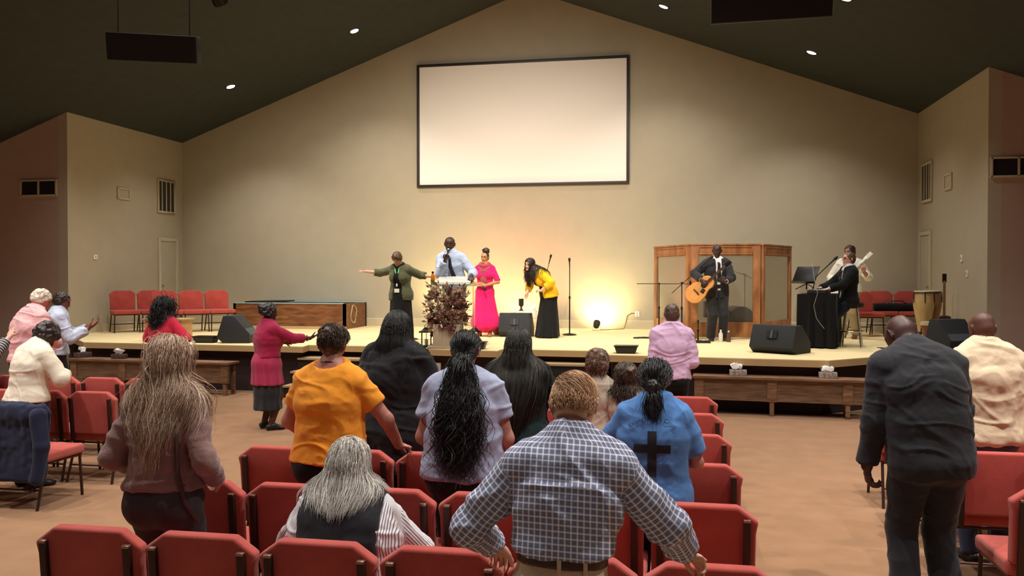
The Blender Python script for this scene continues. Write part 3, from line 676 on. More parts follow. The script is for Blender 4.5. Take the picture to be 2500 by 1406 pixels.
e=thing('tom_drum','dark tom drum on legs inside the wooden booth, left of the bass drum','drum',(.78,17.5,Zs)); MB().lathe([(0,.35),(.18,.35),(.19,.36),(.19,.66),(.18,.67),(0,.67)],n=24).build('shell',drum,e,smooth=True)
for k in range(3): MB().tube([(.18*math.cos(k*2.1),.18*math.sin(k*2.1),.5),(.21*math.cos(k*2.1),.21*math.sin(k*2.1),0)],.008,6).build('leg',M['chrome'],e)
e=thing('cymbal_stand','cymbal on a tripod stand inside the wooden booth','cymbal',(1.42,17.75,Zs)); MB().tube([(0,0,.1),(0,0,1.2)],.01,6).build('pole',M['chrome'],e)
for k in range(3): MB().tube([(0,0,.35),(.25*math.cos(k*2.1),.25*math.sin(k*2.1),.01)],.008,6).build('leg',M['chrome'],e)
MB().lathe([(.0,.03),(.03,.025),(.05,.01),(.22,-.012),(.22,-.015),(0,.0)],c=(0,0,1.2),n=28,M=Matrix.Rotation(.4,3,'Y')).build('cymbal',mat('brass',(150,110,50),.3,1),e,smooth=True)
# bottles and pedals by the guitarist
for x,y,m,h,lb in ((.84,15.61,mat('bottle_white',(220,218,205),.3),.22,'clear water bottle standing at the guitar player\'s feet'),(.98,15.66,mat('bottle_brown',(96,70,58),.3),.20,'brown drink bottle standing right of the clear water bottle')):
    e=thing('drink_bottle',lb,'bottle',(x,y,Zs)); MB().lathe([(0,0),(.036,0),(.038,.02),(.038,h*.65),(.016,h*.85),(.016,h*.9)],n=16).build('bottle_body',m,e,smooth=True); MB().lathe([(.018,h*.88),(.018,h),(0,h)],n=12).build('cap',M['white'],e,smooth=True)
e=thing('pedal_board','flat black effects pedal on the stage at the guitar player\'s feet','pedal',(.5,15.35,Zs),rad(10)); MB().box((0,0,.02),(.30,.14,.04),taper=.9).build('pedal_body',M['black'],e,bevel=.005); MB().lathe([(0,0),(.02,0),(.02,.012),(0,.012)],c=(.08,0,.04),n=10).build('footswitch',M['chrome'],e)
rs_=random.Random(3)
for k,(x,y,lb,sp) in enumerate(((-.42,16.25,'tangled thin black cables on the stage, left of the wooden booth',.34),(3.6,14.6,'tangled cables on the stage right of the stool',.3),(.25,15.55,'blue black cable coiled beside the low square footed stand',.28))):
    e=thing('cable',lb,'cable',(x,y,Zs+.008)); pts=[(sp*1.2*math.sin(i*.7+k)*rs_.uniform(.3,1),sp*.5*math.cos(i*.9)*rs_.uniform(.3,1),.004*(i%3)) for i in range(26)]
    MB().tube(pts,.007,5).build('wire',M['black'] if k!=2 else mat('cable_blue',(50,56,84),.5),e)
e=thing('power_block','small black power adapter on the stage by the tangled cables','power adapter',(-.28,15.95,Zs)); MB().box((0,0,.03),(.13,.08,.06)).build('block',M['black'],e,bevel=.004); MB().tube([(.06,0,.03),(.2,.05,.008),(.3,.0,.008)],.005,5).build('cord',M['black'],e)
# keyboard under a black cloth
kx,ky,kr=2.42,15.05,rad(-14)
e=thing('keyboard_table','keyboard stand covered by a long black cloth on the right of the stage','table',(kx,ky,Zs),kr)
def drape(hw,hd,z0,z1,amp,n=160,nf=15,seed=0):
    mb=MB(); lv=10
    for j in range(lv+1):
        t=j/lv; z=z1-(z1-z0)*t
        for i in range(n):
            s=i/n*4; k=int(s); f=s-k; c=[(-hw,-hd),(hw,-hd),(hw,hd),(-hw,hd)]; a=c[k]; b=c[(k+1)%4]; x=a[0]+(b[0]-a[0])*f; y=a[1]+(b[1]-a[1])*f
            q=(1+ (amp*t/ max(hw,.1))*(math.sin(i/n*6.283*nf+seed)+.5*math.sin(i/n*6.283*nf*1.7+seed*2))+.04*t); mb.v.append((x*q,y*q,z))
    for j in range(lv):
        for i in range(n): mb.f.append((j*n+i,j*n+(i+1)%n,(j+1)*n+(i+1)%n,(j+1)*n+i))
    mb.f.append(tuple(range(n))); return mb
drape(.30,.52,.02,.88,.020).build('cloth_cover',M['black_cloth'],e,smooth=True)
e=thing('keyboard','slim electronic keyboard on the black clothed stand','keyboard',(kx,ky,Zs+.88),kr)
MB().box((0,0,.035),(.30,.98,.07)).build('case',M['black'],e,bevel=.008); mb=MB()
for i in range(36): mb.box((.06,-.45+i*.0257,.075),(.15,.022,.014))
mb.build('white_keys',M['white'],e); mb=MB()
for i in range(36):
    if i%7 not in (2,6): mb.box((.03,-.437+i*.0257,.088),(.09,.011,.014))
mb.build('black_keys',M['black'],e)
e=thing('music_stand','black music stand with tilted desk behind the keyboard','music stand',(2.22,15.15,Zs+.95),rad(-40))
MB().box((0,0,.26),(.42,.015,.30),rx=rad(-32)).build('desk',M['blackm'],e,bevel=.004); MB().box((0,-.11,.125),(.42,.06,.012),rx=rad(-32)).build('ledge',M['blackm'],e)
MB().tube([(0,.02,0),(0,.02,.2)],.012,8).build('post',M['blackm'],e)
for s in (-1,1): MB().tube([(0,.02,.10),(s*.2,.0,0)],.008,6).build('brace',M['blackm'],e)
e=thing('boom_microphone','black microphone on a short boom rising from behind the music stand','microphone',(2.36,14.98,Zs+.95))
d=Vector((.27,0,.27)); MB().tube([(-.05,.05,0),(0,0,.22),tuple(Vector((0,0,.22))+d*.8)],.008,6).build('boom_arm',M['blackm'],e); Mx=d.normalized().to_track_quat('Z','Y').to_matrix(); MB().lathe([(.011,0),(.014,.10),(.024,.13),(.026,.16),(.014,.19),(0,.19)],c=tuple(Vector((0,0,.22))+d*.75),n=14,M=Mx).build('microphone_head',M['black'],e,smooth=True)
e=thing('cable','pale cable hanging from the music stand down the black cloth','cable',(2.30,14.55,Zs)); MB().tube([(-.05,.30,1.38),(-.06,.05,1.36),(-.05,-.06,1.15),(.0,-.09,.9),(-.06,-.10,.7),(-.02,-.11,.5),(.03,-.12,.42),(.1,-.13,.33)],.005,6).build('wire',mat('cable_grey',(150,146,138),.5),e,smooth=True)
e=thing('bar_stool','chrome legged stool with footring under the keyboard player','stool',(2.93,15.0,Zs))
MB().lathe([(0,.66),(.18,.66),(.19,.68),(.19,.72),(.17,.74),(0,.745)],n=24).build('seat',M['black'],e,smooth=True)
for k in range(4):
    a=k*1.571+.5; MB().tube([(.12*math.cos(a),.12*math.sin(a),.66),(.22*math.cos(a),.22*math.sin(a),.0)],.012,8).build('leg',M['chrome'],e,smooth=True)
MB().tube([(.19*math.cos(k*.262),.19*math.sin(k*.262),.26) for k in range(25)],.010,6,caps=False).build('foot_ring',M['chrome'],e,smooth=True)
e=thing('black_bag','long black instrument bag lying on the dim chairs in the right corner','bag',(4.46,18.44,Zs+.47)); build('bag_body',[BX((0,0,.07),(.46,.18,.075),r=.06)],.02,M['black_cloth'],e,disp=lambda v: fold_disp(v,.008,'body',3)); MB().tube([(-.2,0,.14),(-.1,0,.2),(.1,0,.2),(.2,0,.14)],.01,6).build('handle',M['black'],e)
# congas
cg=[mat('conga_pale',(206,178,126),.4,0,0,5,.03,20,.4,col2=(180,146,96),stretch=(2,2,.6)),mat('conga_brown',(150,110,68),.4,0,0,5,.03,20,.4,col2=(120,82,48),stretch=(2,2,.6))]
for k,(x,y,m,lb) in enumerate(((4.24,15.72,0,'pale wooden conga drum, left of the pair in the right corner'),(4.46,16.06,1,'brown wooden conga drum, right of the pair in the corner'))):
    e=thing('conga_drum',lb,'drum',(x,y,Zs),0,'pair of conga drums'); MB().lathe([(0,.22),(.085,.22),(.12,.42),(.165,.66),(.165,.76),(.145,.90),(0,.90)],n=28).build('shell',cg[m],e,smooth=True)
    MB().lathe([(.0,.925),(.145,.925),(.155,.915),(.155,.895),(.145,.895)],n=28).build('drum_head',M['trim'],e,smooth=True)
    MB().tube([(.158*math.cos(a*.262),.158*math.sin(a*.262),.895) for a in range(25)],.009,6,caps=False).build('rim',M['blackm'],e,smooth=True)
    for a in range(5): MB().tube([(.165*math.cos(a*1.257-1.7),.165*math.sin(a*1.257-1.7),.89),(.17*math.cos(a*1.257-1.7),.17*math.sin(a*1.257-1.7),.72)],.008,6).build('tuning_lug',M['blackm'],e)
    for a in range(3): MB().tube([(.10*math.cos(a*2.09),.10*math.sin(a*2.09),.35),(.21*math.cos(a*2.09),.21*math.sin(a*2.09),0)],.010,6).build('leg',M['blackm'],e)
e=thing('standing_hand_drum','small brown goblet hand drum on the floor before the congas','drum',(4.18,15.2,Zs)); MB().lathe([(0,0),(.10,0),(.07,.14),(.08,.24),(.13,.36),(.12,.42),(0,.42)],n=24).build('shell',mat('goblet',(118,62,40),.35),e,smooth=True); MB().lathe([(.131,.36),(.128,.40),(.125,.42),(.0,.425)],n=24).build('drum_head',M['trim'],e,smooth=True)
e=thing('guitar','dark electric guitar upright on a stand, right of the congas','guitar',(4.80,16.5,Zs),rad(-10))
build('guitar_body',[P((0,0,.22),(0,.02,.30),(.16,.03),(.14,.03),R=(1,0,0),k=.03),P((0,.02,.36),(0,.03,.44),(.10,.03),(.12,.03),R=(1,0,0),k=.04)],.014,mat('guitar_dark',(60,34,26),.3),e)
MB().box((.0,.03,.78),(.045,.02,.62)).build('neck',M['wood'],e,bevel=.004); MB().box((0,.03,1.14),(.07,.016,.16)).build('headstock',M['blackm'],e,bevel=.003)
mb=MB(); mb.tube([(-.14,-.12,0),(0,.1,.35),(.14,-.12,0)],.009,6); mb.tube([(0,.1,.35),(0,.24,0)],.009,6); mb.build('stand',M['blackm'],e)
# ------------------------------------------------------------ people
def rot_about(v,ax,a):
    v=np.asarray(v,float); ax=nrm(ax); return v*math.cos(a)+np.cross(ax,v)*math.sin(a)+ax*np.dot(ax,v)*(1-math.cos(a))
def ik(S,W,l1,l2,pole):
    d=W-S; L=np.linalg.norm(d); mx=(l1+l2)*.995
    if L>mx: W=S+d/L*mx; d=W-S; L=mx
    L=max(L,abs(l1-l2)+.02); u=d/np.linalg.norm(d); a=(l1*l1-l2*l2+L*L)/(2*L); h=math.sqrt(max(l1*l1-a*a,0))
    p=np.asarray(pole,float); p=p-u*np.dot(p,u); p=nrm(p)
    return S+u*a+p*h, W
def hand(W,f,n,side,s=1.,curl=35,spread=1.,thumb=40,tcurl=20,k=.006):
    """side: vector towards the thumb"""
    f=nrm(f); n=nrm(np.asarray(n)-f*np.dot(n,f)); sd=nrm(np.cross(f,n)); 
    if np.dot(sd,side)<0: sd=-sd
    pr=[P(W-f*.005,W+f*.045*s,(.024*s,.017*s),(.036*s,.014*s),R=sd,k=.012),P(W+f*.045*s,W+f*.085*s,(.037*s,.014*s),(.036*s,.011*s),R=sd,k=.012)]
    ln=[(.074,.028,.0085),(.083,.0095,.0088),(.077,-.009,.0083),(.060,-.026,.0074)]
    cs=curl if hasattr(curl,'__len__') else [curl]*4
    for i,(l,o,r) in enumerate(ln):
        b=W+f*(.088-.006*abs(i-1))*s+sd*o*s
        d=nrm(f+sd*o*2.2*spread*(1 if o else 0)); a=rad(cs[i]); ax=np.cross(d,n)
        p=b-f*.01; rr=r*s*.98
        for j,fr in enumerate((.45,.30,.25)):
            d=rot_about(d,ax,a*(.8,1.,.75)[j]); q=p+d*(l*fr+(.01 if j==0 else 0))*s
            pr.append(P(p,q,rr,rr*.92,k=.0035 if j else .006)); p=q; rr*=.93
    td=nrm(f*math.cos(rad(thumb))+sd*math.sin(rad(thumb))+n*.35); b=W+f*.022*s+sd*.022*s+n*.004
    q=b+td*.042*s; pr.append(P(b,q,.0135*s,.011*s,k=.010))
    td2=rot_about(td,np.cross(td,f+n*.6),rad(tcurl)); q2=q+td2*.032*s; pr.append(P(q,q2,.0108*s,.0095*s,k=.004))
    td3=rot_about(td2,np.cross(td,f+n*.6),rad(tcurl)); pr.append(P(q2,q2+td3*.024*s,.0095*s,.0078*s,k=.004))
    return pr
class Head:
    def __init__(s,O,pitch=0,yaw=0,roll=0,sc=1.):
        M=Matrix.Rotation(rad(-yaw),3,'Z')@Matrix.Rotation(rad(-pitch),3,'X')@Matrix.Rotation(rad(roll),3,'Y')
        s.M=np.array(M); s.O=V(*O); s.sc=sc
        s.R=s.M[:,0]; s.F=s.M[:,1]; s.U=s.M[:,2]
    def p(s,x,y,z): return s.O+s.M@(V(x,y,z)*s.sc)
    def loc(s,v): return ((v-s.O)@s.M)/s.sc
    def c(s,a,b,ra,rb,**k):
        g=lambda r: tuple(x*s.sc for x in r) if hasattr(r,'__len__') else r*s.sc
        k.setdefault('R',s.R); return P(s.p(*a),s.p(*b),g(ra),g(rb),**k)
    def prims(s,fem=False,face=True):
        j=.9 if fem else 1.
        q=[s.c((0,-.012,.0),(0,-.008,.046),(.070,.090),(.073,.092),k=.02),
           s.c((0,.030,-.02),(0,.060,-.082),(.062*j,.058),(.030*j,.030),k=.035),
           s.c((0,.03,.03),(0,.05,.05),(.06,.05),(.055,.045),k=.03),
           s.c((0,.080,-.095),(0,.082,-.093),.017,.017,k=.02)]
        if face:
            q+=[s.c((-.03,.083,.030),(.03,.083,.030),.011,.011,k=.018),
                s.c((0,.097,.018),(0,.112,-.024),(.0065,.010),(.011,.010),k=.010),
                s.c((-.010,.101,-.029),(.010,.101,-.029),.0085,.0085,k=.008),
                s.c((-.030,.066,-.022),(-.028,.070,-.026),.018,.018,k=.02),s.c((.030,.066,-.022),(.028,.070,-.026),.018,.018,k=.02),
                s.c((-.017,.092,-.054),(.017,.092,-.054),.0075,.0075,k=.006),s.c((-.013,.090,-.064),(.013,.090,-.064),.0085,.0085,k=.006)]
            for x in (-.032,.032): q.append(s.c((x,.108,.010),(x,.108,.012),.019,.019,op='s',k=.012)); q.append(s.c((x,.0795,.010),(x,.0795,.0105),.0135,.0135,k=.003))
        for x in (-1,1):
            q+=[P(s.p(x*.072,-.004,.026),s.p(x*.082,-.014,.024),.007*s.sc,.007*s.sc,k=.006)]
            ptsE=[(-.002,.000),(-.004,.022),(-.014,.034),(-.026,.028),(-.026,.008),(-.014,-.016),(-.006,-.026)]
            for a,b in zip(ptsE[:-1],ptsE[1:]): q.append(s.c((x*(.082-a[0]*.36),a[0],a[1]),(x*(.082-b[0]*.36),b[0],b[1]),.0048,.0048,k=.004))
            q.append(s.c((x*.081,-.013,.018),(x*.078,-.010,-.008),(.006,.016),(.005,.011),k=.008))
        return q
    def paint(s,skin,lip,brow,eyes=True,closed=False):
        skin,lip,brow=[np.array(srgb(c)) for c in (skin,lip,brow)]
        def f(v):
            l=s.loc(v); x,y,z=l.T; C=np.tile(np.append(skin,1.),(len(v),1)); front=(y>.055)&(z>-.12)&(z<.12)&(np.abs(x)<.09)
            def put(w,c): 
                w=np.clip(w,0,1)*front; C[:,:3]=C[:,:3]*(1-w[:,None])+np.array(c)*w[:,None]
            put(1.3-np.sqrt((x/.027)**2+((z+.059)/.0115)**2)**2,lip)
            for e in (-.032,.032):
                xb=np.abs(x-e); put(1.5-((xb/.022)**4+((z-.033+xb*.12)/.0065)**2),brow)
                if eyes:
                    if closed: put(1.5-((xb/.017)**4+((z-.006)/.003)**2),brow*.6)
                    else:
                        put(1.5-((xb/.0165)**2+((z-.011)/.0075)**2)*1.2,(.30,.26,.23)); put(1.5-((xb/.0075)**2+((z-.011)/.0075)**2),(.02,.013,.01))
                        put((1.4-((xb/.019)**4+((z-.0195)/.0028)**2)),brow*.5)
            return {'Col':('FLOAT_COLOR',C)}
        return f
def skin_mat(name,rough=.5):
    m,nt,b=nodes(name); a=N(nt,'ShaderNodeAttribute',attribute_name='Col'); L=nt.links.new
    tc=N(nt,'ShaderNodeTexCoord'); nz=N(nt,'ShaderNodeTexNoise',Scale=14.,Detail=6.0); L(tc.outputs['Object'],nz.inputs['Vector'])
    mx=N(nt,'ShaderNodeMix',data_type='RGBA',blend_type='MULTIPLY'); mx.inputs[0].default_value=.35; L(a.outputs['Color'],mx.inputs[6]); L(nz.outputs['Color'],mx.inputs[7])
    hs=N(nt,'ShaderNodeHueSaturation',Value=1.12,Saturation=1.0); L(mx.outputs[2],hs.inputs['Color']); L(a.outputs['Color'],mx.inputs[6])
    mx2=N(nt,'ShaderNodeMix',data_type='RGBA'); rp=N(nt,'ShaderNodeMapRange'); rp.inputs[1].default_value=.35; rp.inputs[2].default_value=.65; rp.inputs[3].default_value=0; rp.inputs[4].default_value=.22
    L(nz.outputs[0],rp.inputs[0]); L(rp.outputs[0],mx2.inputs[0]); L(a.outputs['Color'],mx2.inputs[6]); mx2.inputs[7].default_value=(.10,.03,.02,1)
    L(mx2.outputs[2],b.inputs['Base Color']); b.inputs['Roughness'].default_value=rough; b.inputs['Subsurface Weight'].default_value=.06; b.inputs['Subsurface Radius'].default_value=(.012,.005,.003)
    b.inputs['Specular IOR Level'].default_value=.4
    nt.nodes.remove(mx); nt.nodes.remove(hs)
    n2=N(nt,'ShaderNodeTexNoise',Scale=220.,Detail=2.0); L(tc.outputs['Object'],n2.inputs['Vector']); bp=N(nt,'ShaderNodeBump',Strength=.15,Distance=.003); L(n2.outputs[0],bp.inputs['Height']); L(bp.outputs[0],b.inputs['Normal'])
    return m
SKIN=skin_mat('skin')
def hair_mat(name,c1,c2,rough=.42,c3=None):
    m,nt,b=nodes(name); L=nt.links.new; a=N(nt,'ShaderNodeAttribute',attribute_name='tint'); cr=N(nt,'ShaderNodeValToRGB'); L(a.outputs['Fac'],cr.inputs[0])
    cr.color_ramp.elements[0].color=(*srgb(c1),1); cr.color_ramp.elements[1].color=(*srgb(c2),1)
    if c3: e=cr.color_ramp.elements.new(.5); e.color=(*srgb(c3),1)
    L(cr.outputs[0],b.inputs['Base Color']); b.inputs['Roughness'].default_value=rough; b.inputs['Specular IOR Level'].default_value=.5
    tc=N(nt,'ShaderNodeTexCoord'); nz=N(nt,'ShaderNodeTexNoise',Scale=160.,Detail=3.0); L(tc.outputs['Object'],nz.inputs['Vector']); bp=N(nt,'ShaderNodeBump',Strength=.3,Distance=.004); L(nz.outputs[0],bp.inputs['Height']); L(bp.outputs[0],b.inputs['Normal'])
    return m
def strands(name,P0,D0,length,mat,parent,steps=22,r=.0022,grav=.25,wave=0,wfreq=9,col=None,stiff=.0,seed=1,attract=None,taper=.4,clump=0,jit=.10,hug=0,hugt=1.,pinch=0,cxo=0,sides=3,tint=(0,1),grow=.006,flat=1.):
    """P0 roots (n,3), D0 start directions; strands fall under gravity and slide over the colliders"""
    rs=np.random.RandomState(seed); n=len(P0); L=np.asarray(length)*np.ones(n)*(1+.12*rs.randn(n).clip(-2,2)); st=L/steps
    p=P0.copy(); d=D0.copy(); cx0=P0[:,0].mean()+cxo; pts=[p.copy()]; off=grow*rs.rand(n)**1.5+.002
    for i in range(steps):
        g=np.tile(V(0,0,-1),(n,1)); g[:,0]-=(p[:,0]-cx0)*pinch; g=nrm_rows(g)
        if attract is not None: g=nrm_rows(attract(p,i/steps))
        d=nrm_rows(d*(1-grav)+g*grav+rs.randn(n,3)*jit*.3); q=p+d*st[:,None]
        if col is not None:
            for _ in range(2):
                f0=field_pts(col,q); e=.004
                m=(f0<off)|((f0>off) if (hug and i/steps<hugt) else False)
                if m.any():
                    qq=q[m]; gx=np.stack([field_pts(col,qq+V(*[e if a==k else 0 for a in range(3)]))-f0[m] for k in range(3)],1); gx=nrm_rows(gx)
                    dl=off[m]-f0[m]; dl=np.where(dl<0,dl*hug,dl); q[m]=qq+gx*dl[:,None]
            d=nrm_rows(q-p)
        p=q; pts.append(p.copy())
    A=np.stack(pts,1) # n,steps+1,3
    if wave:
        t=np.linspace(0,1,steps+1)[None,:,None]; ph=(rs.rand(n)*6.28 if not clump else np.round(rs.rand(n)*clump)/clump*6.28)[:,None,None]
        s=np.cumsum(np.concatenate([np.zeros((n,1)),np.linalg.norm(np.diff(A,axis=1),axis=2)],1),1)[:,:,None]
        A=A+wave*np.clip(t*1.6-.12,0,1)*(np.sin(s*wfreq*6.28+ph)*V(1,0.2,0)+np.cos(s*wfreq*6.28+ph)*V(.2,.6,.2))
    T=np.gradient(A,axis=1); T/=np.linalg.norm(T,axis=2,keepdims=True)+1e-9
    ref=V(.3,.2,.9); up=np.cross(T,ref); up/=np.linalg.norm(up,axis=2,keepdims=True)+1e-9; sd=np.cross(T,up)
    t=np.linspace(0,1,steps+1); rr=r*(.75+.5*rs.rand(n))[:,None]*np.minimum(1,(1-t)/taper+.12)[None,:]
    V_=[]
    for k in range(sides):
        a=2*math.pi*k/sides; V_.append(A+(up*math.cos(a)*flat+sd*math.sin(a))*rr[:,:,None])
    Vt=np.stack(V_,2).reshape(-1,3); idx=np.arange(n*(steps+1)*sides).reshape(n,steps+1,sides)
    a=idx[:,:-1,:]; b=np.roll(a,-1,2); c=idx[:,1:,:]; dd=np.roll(c,-1,2)
    Q=np.stack([a,b,dd,c],3).reshape(-1,4)
    tn=np.repeat(tint[0]+(tint[1]-tint[0])*rs.rand(n),(steps+1)*sides)
    return mesh_np(name,Vt,Q,mat,parent,attrs={'tint':('FLOAT',tn)})
def nrm_rows(a): return a/(np.linalg.norm(a,axis=1)[:,None]+1e-9)
def scalp(hd,n,seed=3,front=.62,nape=-.55,part=0.,g=.004):
    """roots on the scalp and directions combed away from a parting at x=part"""
    rs=np.random.RandomState(seed); d=nrm_rows(rs.randn(n*3,3)); d=d[(d[:,2]>nape)&~((d[:,1]>.25)&(d[:,2]<front))&~((d[:,1]>-.15)&(d[:,1]<=.25)&(d[:,2]<.12))][:n]
    r=V(.075,.095,.096)+g; l=d*r+V(0,-.010,.024)
    nn=nrm_rows(d/r); t=np.stack([np.sign(l[:,0]-part)*.22+.30*rs.randn(len(l)),-.6+0*l[:,0],-.35+0*l[:,0]],1); t=t-nn*(t*nn).sum(1)[:,None]
    return hd.O+(l*hd.sc)@hd.M.T, nrm_rows(nrm_rows(t)@hd.M.T)
def cap_prims(hd,g=.012,fore=(.092,.080),nape=-.07,nk=True):
    F=hd.M@V(0,.785,-.62); U=hd.M@V(0,-.25,-1)
    q=[hd.c((0,-.014,.0),(0,-.010,.046),(.071+g,.091+g),(.073+g,.092+g),k=.02)]
    if nk: q.append(hd.c((0,-.045,.0),(0,-.052,-.055),(.062+g*.5,.05),(.05+g*.4,.036),k=.03))
    q+=[PL(hd.p(0,*fore),F,k=.01),PL(hd.p(0,-.05,nape),U,k=.01)]
    return q
class Person:
    def __init__(s,label,pos,rz=0,H=1.75,fem=False,w=1.,belly=1.,arm=1.,lean=0,stoop=0,side=0,hp=0,hy=0,hr=0,hips=None,legs=None,armL=None,armR=None,hz=0,group=None,neckfwd=0,sw=1.,hips_rot=0,floor=0,pd=1.,hsc=1.):
        s.e=thing('person',label,'person',(pos[0],pos[1],pos[2] if len(pos)>2 else 0),rad(rz),group); s.H=H; s.fem=fem; s.w=w
        h=H
        def dirv(a): 
            return nrm((math.sin(rad(side)),math.sin(rad(a)),math.cos(rad(a))))
        s.P0=V(0,0,.525*h) if hips is None else V(*hips)
        s.U0=dirv(lean*.25); s.U1=dirv(lean*.75); s.U2=dirv(lean+stoop*.5); s.U3=dirv(lean+stoop)
        s.P1=s.P0+s.U0*.09*h; s.P2=s.P1+s.U1*.11*h; s.P3=s.P2+s.U2*.075*h; s.P4=s.P3+s.U3*.045*h
        s.R=V(1,0,0)
        swd=(.088 if fem else .098)*h*sw*w**.4
        s.S={-1:s.P3-s.U3*.006*h-s.R*swd,1:s.P3-s.U3*.006*h+s.R*swd}
        nf=dirv(lean*.7+stoop+hp*.45+neckfwd)
        s.O=s.P4+nf*.078*h+V(0,.004*h,0)
        s.hd=Head(s.O,hp,hy,hr,h/1.75*(.97 if fem else 1.)*hsc)
        wb=w
        if fem: s.prof=[(.104*wb,.072*wb),(.079*wb*belly,.058*wb*belly),(.091*wb,.068*wb),(.080*wb**.5,.050*wb**.5),(.036,.036)]
        else: s.prof=[(.098*wb,.068*wb),(.088*wb*belly,.060*wb*belly),(.102*wb,.070*wb),(.094*wb**.5,.055*wb**.5),(.042,.040)]
        s.prof=[(a*h,b*h) for a,b in s.prof]; s.ar=(.86 if fem else 1.)*arm
        s.arms={}
        for sd,ar in ((-1,armL),(1,armR)):
            ar=ar or {}
            Wt=V(*ar['w']) if 'w' in ar else s.S[sd]+V(sd*.05,.06,-.54)*h/1.75
            pole=ar.get('pole',(sd*.6,-1,-.2)); E,Wt=ik(s.S[sd],Wt,.172*h,.150*h,pole)
            s.arms[sd]=(E,Wt,ar)
        s.legs={}
        for sd,lg in ((-1,(legs or {}).get(-1)),(1,(legs or {}).get(1))):
            Hj=s.P0+V(sd*.052*h*w**.3,0,-.02*h)
            A=V(*(lg['a'] if lg else (sd*.062*h,0,.045*h)))
            K,A=ik(Hj,A,.245*h,.235*h,(lg or {}).get('pole',(0,1,0)))
            s.legs[sd]=(Hj,K,A,(lg or {}).get('toe',(sd*.15,1,0)))
    def torso(s,g=0,fr=(1,1,1,1,1)):
        pts=[s.P0,s.P1,s.P2,s.P3,s.P4]; q=[]
        for i in range(4):
            a,b=s.prof[i],s.prof[i+1]
            gg=g if i<3 else g*.6
            q.append(P(pts[i],pts[i+1],(a[0]*fr[i]+g,a[1]*fr[i]+g),(b[0]*fr[i+1]+gg,b[1]*fr[i+1]+gg),R=s.R,k=.035,n=2.25,tag=0))
        bt=-s.H*.028
        for sd in (-1,1):
            q.append(P(s.P0+V(sd*.048*s.H,bt,-.02*s.H),s.P0+V(sd*.048*s.H,bt*.7,.01*s.H),.052*s.H*s.w+g,.048*s.H*s.w+g,k=.04,tag=0))
            S=s.S[sd]; q.append(P(s.P3+s.U3*.004*s.H,S-s.R*sd*.008*s.H,(.040*s.H+g,.040*s.H+g),(.032*s.H*s.ar+g,.032*s.H*s.ar+g),R=s.F(),k=.04,tag=0))
            q.append(P(s.P4+s.U3*.010*s.H,S,.027*s.H+g*.6,.026*s.H*s.ar+g*.8,k=.05,tag=0))
            if s.fem: 
                c=s.P2+s.R*sd*.045*s.H+s.F()*.048*s.H*s.w-s.U2*.004*s.H; q.append(P(c,c+s.U2*.004,.040*s.H*s.w+g,.038*s.H*s.w+g,k=.04,tag=0))
        return q
    def F(s): return nrm(np.cross(s.U2,s.R))
    def armp(s,sd,g=0,upto=2.,cut=True,tp=1.,wr=None):
        E,W,ar=s.arms[sd]; S=s.S[sd]; h=s.H*s.ar; q=[]
        r0,r1,r2=.033*h+g,.0265*h+g,.0180*h+g*tp
        if upto>=1:
            q.append(P(S,E,r0,r1,k=.015,tag=sd)); f=min(upto-1,1)
            if f>0.02:
                e=E+(W-E)*f; re=r1+(r2-r1)*f if wr is None else wr; n=nrm(W-E)
                q.append(P(E,e+n*.03 if cut else e,r1,re,k=.02,tag=sd,cuts=[(e,n)] if cut else ()))
        else:
            e=S+(E-S)*upto; n=nrm(E-S); re=r0+(r1-r0)*upto+.004
            q.append(P(S,e+n*.03,r0,re+g*.3,k=.015,tag=sd,cuts=[(e,n)]))
        return q
    def body(s,col,lip='8a4a40',brow='2a1c14',h=.006,face=True,closed=False,legs=True):
        q=s.torso()
        for sd in (-1,1):
            q+=s.armp(sd,cut=False)
            E,W,ar=s.arms[sd]; f=nrm(ar.get('f',W-E)); n=ar.get('n',(-sd*1.,0,0)); th=ar.get('th')
            hs=s.H/1.75*(.92 if s.fem else 1.04)*ar.get('s',1)
            if th is None: th=V(0,1,0) if abs(np.dot(f,V(0,1,0)))<.8 else V(0,0,1)
            q+=hand(W,f,n,V(*th),hs,ar.get('curl',30),ar.get('spread',1.),ar.get('thumb',38),ar.get('tcurl',18))
            if legs:
                Hj,K,A,toe=s.legs[sd]; hh=s.H*s.w**.5
                q+=[P(Hj,K,.050*hh,.033*hh,k=.03),P(K,K+(A-K)*.35,.032*hh,.032*hh,k=.02),P(K+(A-K)*.35,A,.032*hh,.020*hh,k=.02)]
                t=nrm(toe); q+=[P(A+V(0,0,-.02)-t*.03,A+t*.13+V(0,0,-.045),.026,.02,k=.02)]
        r=.030*s.H*(.88 if s.fem else 1.05)
        q.append(P(s.P4-s.U3*.02,s.hd.p(0,-.012,-.03),r*1.12,r,k=.03))
        q+=s.hd.prims(s.fem,face)
        o=build('body',q,h,SKIN,s.e,it=1,attrs=s.hd.paint(col,lip,brow,eyes=face,closed=closed)); return o
    def top(s,m,g=.012,sleeve=2.,drop=.06,flare=1.06,h=.007,amp=.006,style='body',seed=1,neck=.012,name='shirt',opn=None,collar=None,belly=1.,fr=(1,1,1,1,1),tp=1.,wr=None,extra=(),uv=None,disp=None,backneck=0,hemr=None,cut=None,sub=()):
        q=s.torso(g,fr); D=-s.U0
        hem=s.P0+D*drop*s.H; n=D
        a=s.prof[0]; ra=(a[0]*fr[0]+g,a[1]*fr[0]+g); rb=(ra[0]*flare,ra[1]*flare) if hemr is None else hemr
        if drop>-.05:
            q.append(P(s.P0-D*.01,hem+n*.05,ra,rb,R=s.R,k=.04,tag=0))
        for x in q: x.cuts=tuple(x.cuts)+((hem,n),)
